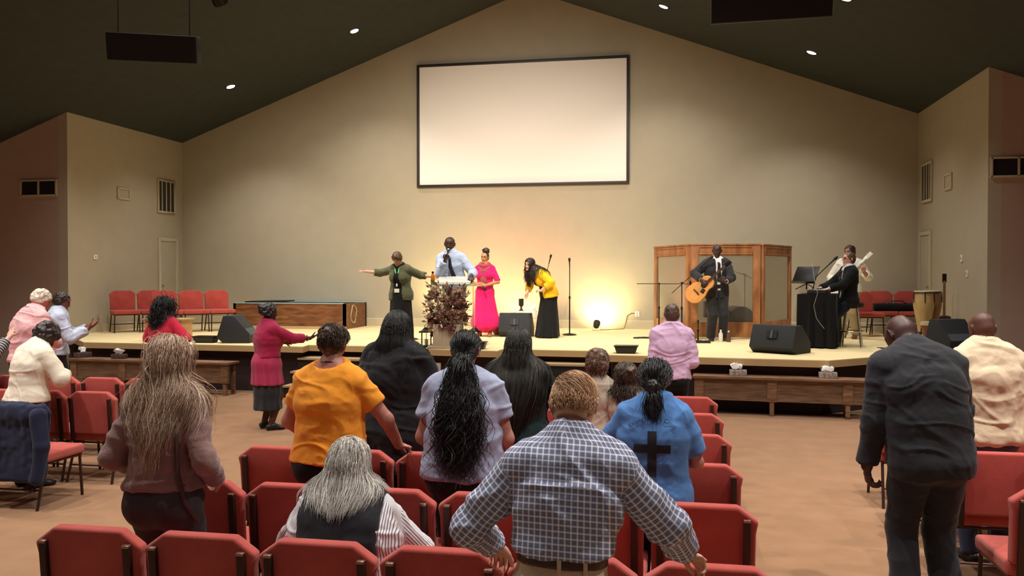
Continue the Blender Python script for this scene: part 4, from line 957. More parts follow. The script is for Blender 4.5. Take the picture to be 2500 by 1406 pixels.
        if sleeve>0:
            for sd in (-1,1):
                sl=sleeve if not hasattr(sleeve,'__len__') else sleeve[0 if sd<0 else 1]
                q+=s.armp(sd,g,sl,tp=tp,wr=wr)
        q+=list(extra)
        r=.030*s.H*(.88 if s.fem else 1.05)
        if collar:
            c0=s.P4-s.U3*.012+V(0,0,0); c1=s.P4+nrm(s.hd.p(0,-.02,-.05)-s.P4)*collar
            q.append(P(c0,c1,r+.022,r+.013,k=.012,cuts=((c1,nrm(c1-c0)),))); q.append(P(c0-s.U3*.0,c1+(c1-c0)*.6,r+.009,r+.007,op='s',k=.003))
            q.append(P(c0+s.F()*.02,c1+s.F()*.07,.012,.02,op='s',k=.004))
        elif neck is not None:
            nn=s.F()*(.018-backneck); q.append(P(s.P4-s.U3*.012+nn,s.P4+s.U3*.09+nn,(r+neck*2.2,r+neck),(r+neck*3,r+neck*2),R=s.R,op='s',k=.006))
        if opn: # open front: wedge from neck to hem, half widths
            F=s.F(); a0=s.P4+F*.10*s.H; a1=s.P1+F*.12*s.H; a2=hem+F*.13*s.H-n*0
            q.append(P(s.P4+F*.06+s.U3*.05,s.P2+F*.12,(opn[0],.09),(opn[1],.10),R=s.R,op='s',k=.006)); q.append(P(s.P2+F*.12,s.P1+F*.15,(opn[1],.10),(opn[2],.12),R=s.R,op='s',k=.006)); q.append(P(s.P1+F*.15,hem+F*.16+n*.1,(opn[2],.12),(opn[3],.14),R=s.R,op='s',k=.006))
        q+=list(sub)
        def dp(v):
            return fold_disp(v,amp,style,seed)+fold_disp(v*2.1,amp*.35,'n',seed+1)
        att=None
        if uv:
            tq=[x for x in q if x.op=='u' and x.tag==0]; A=[[x for x in q if x.op=='u' and x.tag==sd] for sd in (-1,1)]
            def att(v):
                dt=field_pts(tq,v); da=[field_pts(x,v) for x in A]
                ax=(s.P1+s.P3)/2; U=np.zeros((len(v),3)); rel=v-ax
                U[:,0]=rel[:,0]+np.sign(rel[:,0])*np.maximum(0,rel[:,1]+.03)*.9; U[:,1]=rel@s.U2
                for i,sd in enumerate((-1,1)):
                    E,W,ar=s.arms[sd]; S=s.S[sd]; m=da[i]<dt-.004
                    up=((v-E)@nrm(W-E)<0); 
                    for msk,o,ax2 in ((m&up,S,nrm(E-S)),(m&~up,E,nrm(W-E))):
                        r_=v[msk]-o; x_=nrm(np.cross(V(0,1,0),ax2)); y_=np.cross(ax2,x_); t_=r_@ax2
                        U[msk,0]=np.arctan2(r_@x_,-(r_@y_))*.055+1; U[msk,1]=t_+(np.linalg.norm(E-S) if o is E else 0)
                return {'cloth_uv':('FLOAT_VECTOR',U)}
        return build(name,q,h,m,s.e,disp=disp or dp,attrs=att)
    def trousers(s,m,g=.008,h=.009,amp=.003,hem=.02,flare=1.,name='trousers',top=.06,seed=2,short=0,amp2=0):
        q=[]; U=s.U0; tp=s.P0+U*top*s.H
        q.append(P(s.P0-U*.02,s.P0+U*(top+.01)*s.H,(s.prof[0][0]+g,s.prof[0][1]+g),(s.prof[0][0]*.5+s.prof[1][0]*.5+g,s.prof[0][1]*.5+s.prof[1][1]*.5+g),R=s.R,k=.04,n=2.25,cuts=((tp,U),)))
        for sd in (-1,1):
            Hj,K,A,toe=s.legs[sd]; hh=s.H*s.w**.5
            q.append(P(s.P0+V(sd*.048*s.H,-.03*s.H,-.02*s.H),s.P0+V(sd*.048*s.H,-.02*s.H,.01*s.H),.052*s.H*s.w+g,.048*s.H*s.w+g,k=.05))
            q.append(P(Hj,K,.054*hh+g,.036*hh+g,k=.03))
            e=A+V(0,0,-.02); 
            if short: e=K+(A-K)*short
            n=nrm(e-K); q.append(P(K,e+n*.03,.036*hh+g,(.026*hh+g)*flare,k=.02,cuts=((e,n),)))
        return build(name,q,h,m,s.e,disp=lambda v: fold_disp(v,amp,'body',seed)+(fold_disp(v,amp2,'drape',seed) if amp2 else 0))
    def skirt(s,m,pts,h=.008,amp=.010,nf=9,ph=0,top=.07,name='skirt',cy=0,d=None):
        """pts: list of (z, rx, ry, dy)"""
        q=[]; 
        for i in range(len(pts)-1):
            a,b=pts[i],pts[i+1]; last=i==len(pts)-2
            A=V(0,a[3]+cy,a[0]); B=V(0,b[3]+cy,b[0]); n=nrm(B-A)
            q.append(P(A,B+(n*.05 if last else 0),a[1:3],b[1:3],R=s.R,k=.05,fold=(amp*(i+1)/(len(pts)-1),nf,ph) if amp else None,cuts=((B,V(0,0,-1)),) if last else ()))
        q.append(PL((0,0,pts[0][0]),(0,0,1)))
        if d: q+=d
        return build(name,q,h,m,s.e,disp=lambda v: fold_disp(v,amp*.4,'drape',3))
    def shoes(s,m,h=.006,heel=0,name='shoe'):
        for sd in (-1,1):
            Hj,K,A,toe=s.legs[sd]; t=nrm(toe); sdv=np.cross(t,V(0,0,1)); a=A+V(0,0,-.045*s.H/1.6)
            zf=A[2]-.045*s.H
            q=[P((A[0]-t[0]*.035,A[1]-t[1]*.035,zf+.038+heel),(A[0]+t[0]*.03,A[1]+t[1]*.03,zf+.045+heel),(.036,.036),(.038,.040),R=sdv,k=.02),
               P((A[0]+t[0]*.03,A[1]+t[1]*.03,zf+.045+heel*.8),(A[0]+t[0]*.14,A[1]+t[1]*.14,zf+.028),(.038,.038),(.042,.024),R=sdv,k=.03),
               P((A[0]+t[0]*.12,A[1]+t[1]*.12,zf+.026),(A[0]+t[0]*.175,A[1]+t[1]*.175,zf+.022),(.042,.026),(.030,.018),R=sdv,k=.02)]
            q.append(PL((0,0,zf+.002),(0,0,-1),k=.003))
            if heel: q.append(P((A[0]-t[0]*.03,A[1]-t[1]*.03,zf+.03),(A[0]-t[0]*.035,A[1]-t[1]*.035,zf+.006),.028,.02,k=.01))
            build(name,q,h,m,s.e)
    def cap(s,m,g=.012,h=.005,amp=.0,fr=30,name='hair',extra=(),fore=(.092,.080),nape=-.07,nk=True,seed=0,tint=.5,rid=False):
        q=cap_prims(s.hd,g,fore,nape,nk)+list(extra)
        # extras are added before the cuts
        q=[x for x in q if x.op=='u']+[x for x in q if x.op=='s']
        def dp(v):
            l=s.hd.loc(v)+seed
            if rid: return amp*(ridge(l*V(1,.35,.5),(fr,fr,fr)))
            return amp*(noise3(l*fr)+.5*noise3(l*fr*2.3))
        return build(name,q,h,m,s.e,disp=dp if amp else None,attrs=lambda v:{'tint':('FLOAT',np.clip(tint+.45*noise3(v*40),0,1))})
    def colliders(s,g=.014):
        return [x for x in s.torso(g) if x.op=='u']+[x for sd in (-1,1) for x in s.armp(sd,g,1.2,cut=False)]+[s.hd.c((0,-.012,.0),(0,-.008,.046),(.074,.094),(.077,.096),k=.02),P(s.P4,s.hd.p(0,-.012,-.03),.06,.055,k=.03)]
# ------------------------------------------------------------ clothing patterns
def plaid_mat():
    m,nt,b=nodes('plaid_shirt'); L=nt.links.new; a=N(nt,'ShaderNodeAttribute',attribute_name='cloth_uv'); sp=N(nt,'ShaderNodeSeparateXYZ'); L(a.outputs['Vector'],sp.inputs[0])
    nz=N(nt,'ShaderNodeTexNoise',Scale=3.,Detail=1.0); L(a.outputs['Vector'],nz.inputs['Vector'])
    outs=[]
    for ax in (0,1):
        mu=N(nt,'ShaderNodeMath',operation='MULTIPLY'); L(sp.outputs[ax],mu.inputs[0]); mu.inputs[1].default_value=1/.0205
        fr=N(nt,'ShaderNodeMath',operation='FRACT'); L(mu.outputs[0],fr.inputs[0])
        s=N(nt,'ShaderNodeMath',operation='SUBTRACT'); L(fr.outputs[0],s.inputs[0]); s.inputs[1].default_value=.5
        ab=N(nt,'ShaderNodeMath',operation='ABSOLUTE'); L(s.outputs[0],ab.inputs[0])
        mr=N(nt,'ShaderNodeMapRange'); mr.inputs[1].default_value=.08; mr.inputs[2].default_value=.17; mr.inputs[3].default_value=1; mr.inputs[4].default_value=0; L(ab.outputs[0],mr.inputs[0]); outs.append(mr)
    ad=N(nt,'ShaderNodeMath',operation='MAXIMUM'); L(outs[0].outputs[0],ad.inputs[0]); L(outs[1].outputs[0],ad.inputs[1])
    mul=N(nt,'ShaderNodeMath',operation='MULTIPLY'); L(outs[0].outputs[0],mul.inputs[0]); L(outs[1].outputs[0],mul.inputs[1])
    mx=N(nt,'ShaderNodeMix',data_type='RGBA'); mx.inputs[6].default_value=(*srgb('767b95'),1); mx.inputs[7].default_value=(*srgb('cdd1e2'),1); L(ad.outputs[0],mx.inputs[0])
    m2=N(nt,'ShaderNodeMix',data_type='RGBA'); m2.inputs[7].default_value=(*srgb('f4f4fa'),1); L(mx.outputs[2],m2.inputs[6]); L(mul.outputs[0],m2.inputs[0])
    L(m2.outputs[2],b.inputs['Base Color']); b.inputs['Roughness'].default_value=.85; b.inputs['Specular IOR Level'].default_value=.2
    return m
def stripe_mat(name,c1,c2,per,axis=0,duty=.3,h=False):
    m,nt,b=nodes(name); L=nt.links.new; a=N(nt,'ShaderNodeAttribute',attribute_name='cloth_uv'); sp=N(nt,'ShaderNodeSeparateXYZ'); L(a.outputs['Vector'],sp.inputs[0])
    mu=N(nt,'ShaderNodeMath',operation='MULTIPLY'); L(sp.outputs[axis],mu.inputs[0]); mu.inputs[1].default_value=1/per
    fr=N(nt,'ShaderNodeMath',operation='FRACT'); L(mu.outputs[0],fr.inputs[0]); g=N(nt,'ShaderNodeMath',operation='LESS_THAN'); L(fr.outputs[0],g.inputs[0]); g.inputs[1].default_value=duty
    mx=N(nt,'ShaderNodeMix',data_type='RGBA'); mx.inputs[6].default_value=(*srgb(c1),1); mx.inputs[7].default_value=(*srgb(c2),1); L(g.outputs[0],mx.inputs[0]); L(mx.outputs[2],b.inputs['Base Color']); b.inputs['Roughness'].default_value=.85; return m
def W2L(pos,rz,w_):
    a=-rad(rz); d=V(*w_)-V(pos[0],pos[1],pos[2] if len(pos)>2 else 0); return (d[0]*math.cos(a)-d[1]*math.sin(a),d[0]*math.sin(a)+d[1]*math.cos(a),d[2])
def D2L(rz,d): a=-rad(rz); return V(d[0]*math.cos(a)-d[1]*math.sin(a),d[0]*math.sin(a)+d[1]*math.cos(a),d[2])
C=cloth
blackc=C('black_knit','151518',.2,.95,.3,200,.05); darkpants=C('black_trousers','17171b',.2,.9,.2,200,.05)
WH='c58e7c'; PALE='d8a590'; BR='4a2a20'; DK='38201a'; OLV='8a5a42'
def ring(name,c,n,R_,r,m,parent,seg=28,sx=1.,F=None):
    n=Vector(n).normalized(); a=Vector(F).normalized() if F is not None else n.orthogonal().normalized(); a=(a-n*a.dot(n)).normalized(); b=n.cross(a)
    return MB().tube([tuple(Vector(c)+a*math.cos(t)*R_*sx+b*math.sin(t)*R_) for t in [6.2832*i/seg for i in range(seg+1)]],r,6,caps=False).build(name,m,parent,smooth=True)
# ---- 1 man in the plaid shirt
pos=(-.375,2.86); rz=2
p=Person('man in a blue and white plaid shirt and khaki trousers, gripping the nearest chairs',pos,rz,1.665,w=.88,side=3,lean=13,stoop=6,hp=32,hy=8,sw=1.04,
 armR=dict(w=W2L(pos,rz,(.05,3.20,.95)),pole=(.5,-.8,-.1),f=D2L(rz,(.55,.6,-.42)),n=(.15,-.2,-1),th=(-.3,1,0),curl=(25,40,55,60),thumb=25),
 armL=dict(w=W2L(pos,rz,(-.655,3.12,.97)),pole=(-.75,-.9,-.1),f=D2L(rz,(.0,.75,-.6)),n=(0,-.3,-1),th=(1,.3,0),curl=(45,55,60,60)))
p.body(PALE,h=.005,legs=True); pl=plaid_mat()
p.top(pl,g=.014,sleeve=1.93,drop=-.106,h=.0055,amp=.013,style='body',seed=4,uv=True,collar=.055,tp=.6,fr=(1.02,1.14,1.03,1,1),neck=None)
kh=C('khaki','cdb496'); p.trousers(kh,g=.014,top=.088,h=.007)
q=P(p.P0+p.U0*.080*1.665,p.P0+p.U0*.103*1.665,(p.prof[0][0]*.5+p.prof[1][0]*.5+.020,p.prof[0][1]*.5+p.prof[1][1]*.5+.020),(p.prof[0][0]*.5+p.prof[1][0]*.5+.019,p.prof[0][1]*.5+p.prof[1][1]*.5+.019),R=p.R,k=.01,n=2.25)
build('belt',[P(q.a,q.b,q.ra,q.rb,R=q.R,n=2.25,cuts=((q.b,q.U),(q.a,-q.U)))],.006,mat('belt_leather',(62,38,32),.4),p.e)
for x in (-.085,.0,.085): 
    y=-math.sqrt(max(0,1-(x/q.ra[0])**2.25))**(2/2.25)*q.ra[1]; c=(q.a+q.b)/2+V(x,y-.004,0); MB().box(tuple(c),(.014,.010,.058)).build('belt_loop',kh,p.e,bevel=.002)
p.shoes(M['frame'])
E_,W_,_a=p.arms[-1]; ring('wristband',W_+(E_-W_)*.10,W_-E_,.036,.007,mat('green_band',(96,226,60),.4,emit=None),p.e)
hm=hair_mat('hair_strawberry','94664a','f0caa2',.34,'c99a74')
p.cap(hm,g=.007,h=.005,amp=.002,fr=24,nape=-.066,rid=True,tint=.4)
r0,d0=scalp(p.hd,4200,seed=4,front=.45,nape=-.50,part=-.045,g=.007)
l=p.hd.loc(r0); d0=nrm_rows(d0*.5+np.where(l[:,2:3]>.03,1,.2)*(p.hd.M@V(.9,.35,0))[None,:]*.9+(p.hd.M@V(0,-.2,-.9))[None,:]*np.where(l[:,2:3]>.03,.1,1.))
strands('hair_strands',r0,d0,np.where(l[:,2]>.05,.075,.030),hm,p.e,steps=8,r=.0013,grav=.05,hug=.8,col=[p.hd.c((0,-.012,.0),(0,-.008,.046),(.078,.098),(.081,.100),k=.02),p.hd.c((0,-.045,.0),(0,-.052,-.055),(.064,.05),(.05,.036),k=.03)],grow=.006,jit=.12,seed=2,sides=3)
# ---- 2 seated grey-haired woman
pos=(-1.48,3.70); rz=4
p=Person('seated woman with shoulder length grey hair, black quilted vest and striped sleeves',pos,rz,1.56,fem=True,w=1.62,lean=8,hp=16,hips=(0,-.02,.475),hsc=1.07,
 legs={-1:dict(a=(-.14,.46,.08),pole=(0,.6,1)),1:dict(a=(.14,.46,.08),pole=(0,.6,1))},
 armL=dict(w=(-.20,.32,.62),pole=(-1,-.5,-.3),curl=50,n=(0,0,-1)),armR=dict(w=(.20,.32,.62),pole=(1,-.5,-.3),curl=50,n=(0,0,-1)))
p.body(PALE,h=.006); p.top(stripe_mat('stripe_shirt','eceaea','6d6f82',.010,0,.36),g=.020,sleeve=1.9,drop=.03,h=.006,amp=.012,uv=True,collar=.04,neck=None,seed=8,tp=.7)
vest=C('black_vest','202126',.15,.8,.15,200,.1); p.top(vest,g=.042,sleeve=0,drop=.05,h=.007,amp=.007,style='quilt',seed=3,neck=.02,name='vest',sub=(PL((.188,0,0),(1,0,0),k=.02),PL((-.188,0,0),(-1,0,0),k=.02)),collar=.05,fr=(1,1.05,1,.86,1))
p.trousers(C('navy_slacks','2a2c3a'),h=.009); p.shoes(M['black'])
hg=hair_mat('hair_grey','8d8680','f2efe6',.42,'c9c3ba'); p.cap(hg,g=.014,h=.006,fore=(.10,.07),tint=.6)
cl=p.colliders(.045)+[p.hd.c((0,-.04,-.02),(0,-.05,-.10),(.075,.07),(.085,.07),k=.04)]
for sd_,n_,ln_,gr in ((1,4200,.225,.010),(5,1800,.21,.024)):
    r0,d0=scalp(p.hd,n_,seed=sd_,front=.40,nape=-.5,g=.013); strands('hair_strands',r0,d0,ln_,hg,p.e,pinch=3.6,steps=20,r=.0015,grav=.30,wave=.006,wfreq=4,hug=.5,hugt=.6,col=cl,grow=gr,jit=.13,seed=sd_,clump=9)
# ---- 3 blonde woman
pos=(-2.50,3.86); rz=-2
p=Person('woman with long wavy blonde hair, mauve brown sweater and charcoal trousers',pos,rz,1.67,fem=True,w=1.0,lean=3,hp=12,hsc=1.04,
 armL=dict(w=(-.18,.14,.97),pole=(-.4,-1,-.2),curl=45),armR=dict(w=W2L(pos,rz,(-2.27,3.98,.93)),pole=(.5,-1,-.2),curl=60,f=(-.5,.6,-.6),n=(-1,0,0)))
p.body(PALE,h=.006); sw=C('mauve_sweater','8d6c66',.15,.95,.35,160,.3)
p.top(sw,g=.017,sleeve=1.75,drop=-.04,h=.007,amp=.012,seed=12,neck=.02,fr=(1,1.12,1.02,1,1))
ch=C('charcoal_jeans','403a3d',.2,.9,.2,200,.05); p.trousers(ch,g=.012,h=.008,amp=.006,top=.06)
q0=p.P0+p.U0*.03*p.H; q1=p.P0+p.U0*.062*p.H
build('waistband',[P(q0,q1,(p.prof[0][0]+.014,p.prof[0][1]+.014),(p.prof[0][0]*.96+.013,p.prof[0][1]*.96+.013),R=p.R,n=2.25,cuts=((q1,p.U0),(q0,-p.U0)))],.008,blackc,p.e); p.shoes(M['black'])
S_=p.S[1]; MB().tube([tuple(S_+V(-.03,-.07,.03)),tuple(S_+V(-.015,-.115,-.12)),tuple(S_+V(.005,-.135,-.30)),tuple(S_+V(.035,-.12,-.45)),tuple(S_+V(.06,-.05,-.56))],.011,6).build('bag_strap',mat('strap_brown',(66,40,36),.6),p.e,smooth=True)
hb=hair_mat('hair_blonde','7c5a48','f6e4cc',.45,'c4a286'); p.cap(hb,g=.014,h=.006,fore=(.10,.07),tint=.3)
cl=p.colliders(.022)
for sd_,n_,ln_,gr,wv in ((2,8000,.47,.018,.006),(7,2600,.43,.026,.009),(9,300,.48,.05,.012)):
    r0,d0=scalp(p.hd,n_,seed=sd_,front=.40,nape=-.5,part=.01,g=.013); strands('hair_strands',r0,d0,ln_,hb,p.e,steps=28,r=.0012,grav=.32,wave=wv,wfreq=4.6,pinch=3.0,cxo=.03,hug=.4,hugt=.3,col=cl,grow=gr,jit=.14,seed=sd_,clump=12)
# ---- 4 woman in the orange t-shirt
pos=(-2.0,4.76); rz=-4
p=Person('woman in an orange t-shirt with short dark hair, her right hand on a chair',pos,rz,1.70,fem=True,w=1.20,belly=1.12,lean=3,hp=22,hsc=.94,arm=1.12,
 armL=dict(w=(-.20,.22,.93),pole=(-1,-.6,-.3),curl=55),armR=dict(w=W2L(pos,rz,(-1.66,5.02,.935)),pole=(1,-.3,-.6),f=D2L(rz,(.6,.6,-.25)),n=(0,0,-1),th=(-.5,1,0),curl=(40,50,55,60)))
p.body('bc8070',h=.006); p.top(C('orange_tee','f29a2c',.06,.9,.15,200,.1),g=.015,sleeve=.60,drop=-.005,h=.006,amp=.008,seed=21,neck=.020,backneck=.045)
p.trousers(darkpants,h=.009); p.shoes(M['black'])
hd_=hair_mat('hair_darkbrown','1d1410','5e4636',.45); p.cap(hd_,g=.008,h=.005,amp=.007,fr=32,fore=(.10,.07),nape=-.075,extra=(p.hd.c((0,-.10,.0),(0,-.10,.04),.045,.05,k=.04),))
r0,d0=scalp(p.hd,1300,seed=5,front=.4,nape=-.5,g=.018); strands('hair_strands',r0,d0,.05,hd_,p.e,steps=8,r=.0019,grav=.25,wave=.005,wfreq=20,hug=.7,col=[p.hd.c((0,-.012,.0),(0,-.008,.046),(.077,.099),(.079,.101)),p.hd.c((0,-.10,.0),(0,-.10,.04),.045,.05,k=.04)],grow=.014,jit=.4,seed=3)
ring('necklace',p.P4+V(0,.0,.012),(0,.35,1),.072,.0035,M['blackm'],p.e)
# ---- 5 woman in the black coat
pos=(-1.93,5.76); rz=-6
p=Person('woman with long straight black hair in a loose black coat',pos,rz,1.735,fem=True,w=1.25,lean=3,hp=12,armL=dict(w=(-.14,.26,1.0),pole=(-1,-.5,-.3)),armR=dict(w=(.14,.26,1.0),pole=(1,-.5,-.3)))
p.body(OLV,h=.008); p.top(C('black_coat','1c1d20',.3,.9,.3,120,.1),g=.045,sleeve=1.9,drop=.16,flare=1.05,h=.010,amp=.014,seed=5,neck=.03,collar=.06); p.trousers(darkpants,h=.011); p.shoes(M['black'])
hk=hair_mat('hair_black','0c0b0c','2a2827',.36); p.cap(hk,g=.016,h=.006,fore=(.10,.07),tint=.4); cl=p.colliders(.035)+[p.hd.c((0,-.04,-.02),(0,-.05,-.12),(.085,.08),(.10,.08),k=.04)]
r0,d0=scalp(p.hd,3200,seed=3,front=.4,nape=-.5,g=.016); strands('hair_strands',r0,d0,.36,hk,p.e,steps=22,r=.0020,grav=.30,pinch=1.5,wave=.002,wfreq=3,hug=.5,hugt=.4,col=cl,grow=.014,jit=.08,seed=3)
# ---- 6 woman in the pale blue t-shirt with the long ponytail
pos=(-1.17,4.71); rz=3
p=Person('woman in a pale grey blue t-shirt with a very long curly black ponytail',pos,rz,1.67,fem=True,w=1.22,belly=1.14,lean=4,hp=20,arm=1.15,armL=dict(w=(-.19,.22,.90),pole=(-.6,-1,-.3),curl=50),armR=dict(w=(.19,.22,.90),pole=(.6,-1,-.3),curl=50))
p.body('c08878',h=.006); p.top(C('grey_blue_tee','a3aac4',.06,.9,.15,200,.1),g=.016,sleeve=.58,drop=.012,h=.006,amp=.010,seed=33,neck=.014,fr=(1,1.06,1,1,1))
p.trousers(darkpants,h=.009); p.shoes(M['black'])
p.cap(hk,g=.009,h=.005,amp=.0015,fr=40,rid=True,fore=(.092,.075),nape=-.06); tie=p.hd.p(0,-.098,-.055)
MB().lathe([(.018,-.008),(.026,-.006),(.026,.006),(.018,.008)],c=tuple(tie),n=16).build('hair_tie',M['chrome'],p.e,smooth=True)
rs_n=np.random.RandomState(8); n_=1500; r0=tie+rs_n.randn(n_,3)*V(.014,.010,.010); d0=nrm_rows(rs_n.randn(n_,3)*V(.85,.25,.3)+V(0,-1.1,-.5)); cl=p.colliders(.024)
strands('ponytail',r0,d0,.56,hk,p.e,steps=34,r=.0026,grav=.42,wave=.016,wfreq=7,col=cl,grow=.05,jit=.45,seed=8,clump=16)
strands('ponytail',r0[:500],d0[:500],.66,hk,p.e,steps=34,r=.0022,grav=.36,wave=.024,wfreq=6,col=cl,grow=.05,jit=.5,seed=9,clump=9)
r1,d1=scalp(p.hd,900,seed=6,front=.35,nape=-.6,g=.008); tv=tie-r1; d1=nrm_rows(tv); strands('hair_strands',r1,d1,.09,hk,p.e,steps=8,r=.002,grav=.3,col=[p.hd.c((0,-.012,.0),(0,-.008,.046),(.079,.099),(.082,.101))],attract=lambda q_,t_:tie-q_,grow=.004,jit=.05,seed=6)
# ---- 7 woman in dark green with long straight hair
pos=(-1.05,5.76); rz=-4
p=Person('woman in a dark green top with long straight black hair, standing between chair rows',pos,rz,1.62,fem=True,w=1.30,lean=3,hp=12,armL=dict(w=(-.16,.24,.95),pole=(-1,-.5,-.3)),armR=dict(w=W2L(pos,rz,(-.72,5.95,.93)),pole=(1,-.4,-.5),f=(.1,.9,-.3),n=(0,0,-1),curl=50))
p.body(PALE,h=.008); p.top(C('dark_green_top','1d3336',.3,.9,.3,120,.1),g=.026,sleeve=1.8,drop=.06,h=.009,amp=.010,seed=15,neck=.03); p.trousers(C('teal_trousers','22403f'),h=.011); p.shoes(M['black'])
hk2=hair_mat('hair_black_brown','100f0e','4a463a',.34,'1e1c18'); p.cap(hk2,g=.016,h=.006,fore=(.10,.07),tint=.4); cl=p.colliders(.03)+[p.hd.c((0,-.04,-.02),(0,-.05,-.12),(.08,.08),(.09,.08),k=.04)]
r0,d0=scalp(p.hd,3400,seed=13,front=.4,nape=-.5,g=.016); strands('hair_strands',r0,d0,.62,hk2,p.e,steps=26,r=.0018,grav=.30,pinch=2.2,wave=.0015,wfreq=3,hug=.5,hugt=.4,col=cl,grow=.014,jit=.07,seed=13)
# ---- 8 girl in the blue t-shirt with the cross
pos=(-.10,4.72); rz=-3
p=Person('girl in a blue t-shirt with a black cross and arched lettering on the back',pos,rz,1.51,fem=True,w=1.12,lean=5,hp=26,hsc=1.06,armL=dict(w=(-.14,.26,.92),pole=(-1,-.6,-.3),curl=50),armR=dict(w=(.15,.26,.90),pole=(.6,-.9,-.3),curl=50))
p.body(WH,h=.006); bt=C('blue_tee','4f7db8',.06,.9,.15,200,.1)
tee=p.top(bt,g=.024,sleeve=.80,drop=.075,flare=1.0,h=.006,amp=.010,seed=41,neck=.012,fr=(1,1.15,1.06,1,1)); p.trousers(darkpants,h=.009); p.shoes(M['black'])
pr_blk=mat('print_black',(22,26,34),.8)
me_=tee.data; tv=np.zeros(len(me_.vertices)*3,np.float32); me_.vertices.foreach_get('co',tv); tv=tv.reshape(-1,3)
bk=tv[tv[:,1]<p.P2[1]-.02]
def backy(x,z):
    d=(bk[:,0]-x)**2+(bk[:,2]-z)**2; i=np.argpartition(d,34)[:34]; return float(bk[i,1].min())-.003
mb=MB()
def patch(x0,x1,z0,z1,nx,nz):
    b=len(mb.v)
    for j in range(nz+1):
        for i in range(nx+1): x=x0+(x1-x0)*i/nx; z=z0+(z1-z0)*j/nz; mb.v.append((x,backy(x,z),z))
    for j in range(nz):
        for i in range(nx): a=b+j*(nx+1)+i; mb.f.append((a,a+1,a+nx+2,a+nx+1))
zc_=1.035; patch(-.024,.024,zc_-.125,zc_+.115,4,16); patch(-.098,-.024,zc_+.0,zc_+.044,6,4); patch(.024,.098,zc_+.0,zc_+.044,6,4)
mb.build('cross_print',pr_blk,tee,smooth=True)
def text_mesh(s,size):
    cu=bpy.data.curves.new('t','FONT'); cu.body=s; cu.size=size; cu.align_x='CENTER'; cu.resolution_u=2
    o=bpy.data.objects.new('t',cu); SC.collection.objects.link(o); me=bpy.data.meshes.new_from_object(o.evaluated_get(bpy.context.evaluated_depsgraph_get())); v=[tuple(x.co) for x in me.vertices]; f=[tuple(q.vertices) for q in me.polygons]; bpy.data.objects.remove(o); return v,f
v_,f_=text_mesh('Raising Calvary Cross',.034); mb=MB(); Ra=.19; 
for x,y,z in v_:
    a=x/Ra*.92; r_=Ra+y; X_=math.sin(a)*r_; Z_=zc_-.02+math.cos(a)*r_-.0; X_*=.95; mb.v.append((X_,backy(X_,Z_)-.001,Z_))
mb.f=[tuple(f) for f in f_]; mb.build('lettering',pr_blk,tee)
p.cap(hk,g=.012,h=.005,amp=.003,fr=36,rid=True,nape=-.08); tie=p.hd.p(0,-.085,-.07)
r1,d1=scalp(p.hd,900,seed=16,front=.35,nape=-.6,g=.010); strands('hair_strands',r1,nrm_rows(tie-r1),.10,hk,p.e,steps=8,r=.002,grav=.3,col=[p.hd.c((0,-.012,.0),(0,-.008,.046),(.080,.100),(.084,.102))],attract=lambda q_,t_:tie-q_,grow=.008,jit=.1,seed=6)
build('bun',[p.hd.c((0,-.095,-.075),(.0,-.10,-.06),.042,.040,k=.02),p.hd.c((.018,-.108,-.055),(-.018,-.108,-.055),.022,.022,k=.01)],.005,hk,p.e,disp=lambda v:.005*ridge(v,(60,60,30)),attrs=lambda v:{'tint':('FLOAT',.4+.5*noise3(v*60))})
rs_n=np.random.RandomState(4); n_=350; r0=tie+V(0,-.02,-.03)+rs_n.randn(n_,3)*.012; strands('ponytail',r0,nrm_rows(rs_n.randn(n_,3)*.4+V(0,-.4,-1)),.13,hk,p.e,steps=12,r=.0022,grav=.4,col=p.colliders(.03),grow=.03,jit=.3,seed=4)
# ---- 9,10 children
for (x,y,H_,lab,bun,c_,sd_) in ((-.60,6.83,1.36,'child with brown curly hair tied up, beside the taller row of chairs',0,('4a362c','8a6c58'),3),(-.37,6.78,1.265,'child in a cream top with dark brown hair and a side bun',1,('241b17','584436'),5)):
    p=Person(lab,(x,y),-6,H_,fem=True,w=.95,lean=2,hp=18,hsc=1.28,armL=dict(w=(-.10,.18,.75),pole=(-1,-.6,-.2)),armR=dict(w=(.10,.18,.75),pole=(1,-.6,-.2)))
    p.body(WH,h=.008); p.top(C('cream_child_top','b8ab98'),g=.016,sleeve=1.7,drop=.06,h=.009,seed=sd_); p.trousers(darkpants,h=.010); p.shoes(M['black'])
    hc=hair_mat('hair_child_%d'%bun,*c_); ex=(p.hd.c((.045,-.095,.03),(.05,-.10,.04),.045,.045,k=.02),) if bun else (p.hd.c((0,-.085,.07),(0,-.09,.085),.045,.045,k=.03),)
    p.cap(hc,g=.020,h=.006,amp=.010,fr=30,fore=(.10,.07),extra=ex)
    r0,d0=scalp(p.hd,900,seed=sd_,front=.4,nape=-.5,g=.018); strands('hair_strands',r0,d0,.22 if bun else .10,hc,p.e,steps=14,r=.0026,grav=.25,wave=.006,wfreq=12,hug=.4,col=p.colliders(.02),grow=.02,jit=.3,seed=sd_)
# ---- 11 man in the lilac shirt
pos=(-.01,9.36); rz=4
p=Person('man in a lilac shirt and black trousers standing before the stage',pos,rz,1.68,w=.95,lean=2,hp=10,armL=dict(w=(-.08,.20,1.0),pole=(-.5,-1,-.2)),armR=dict(w=(.12,.20,.98),pole=(.5,-1,-.2)))
p.body(WH,h=.007); p.top(C('lilac_shirt','d8b6d6',.06,.85,.1,100,.1),g=.020,sleeve=1.9,drop=.0,h=.008,amp=.012,seed=51,collar=.045,neck=None,fr=(1,1.15,1.05,1,1)); p.trousers(darkpants,h=.009); p.shoes(M['black'])
hs=hair_mat('hair_short_brown','2a1d18','6a5044'); p.cap(hs,g=.010,h=.006,amp=.003,fr=40)
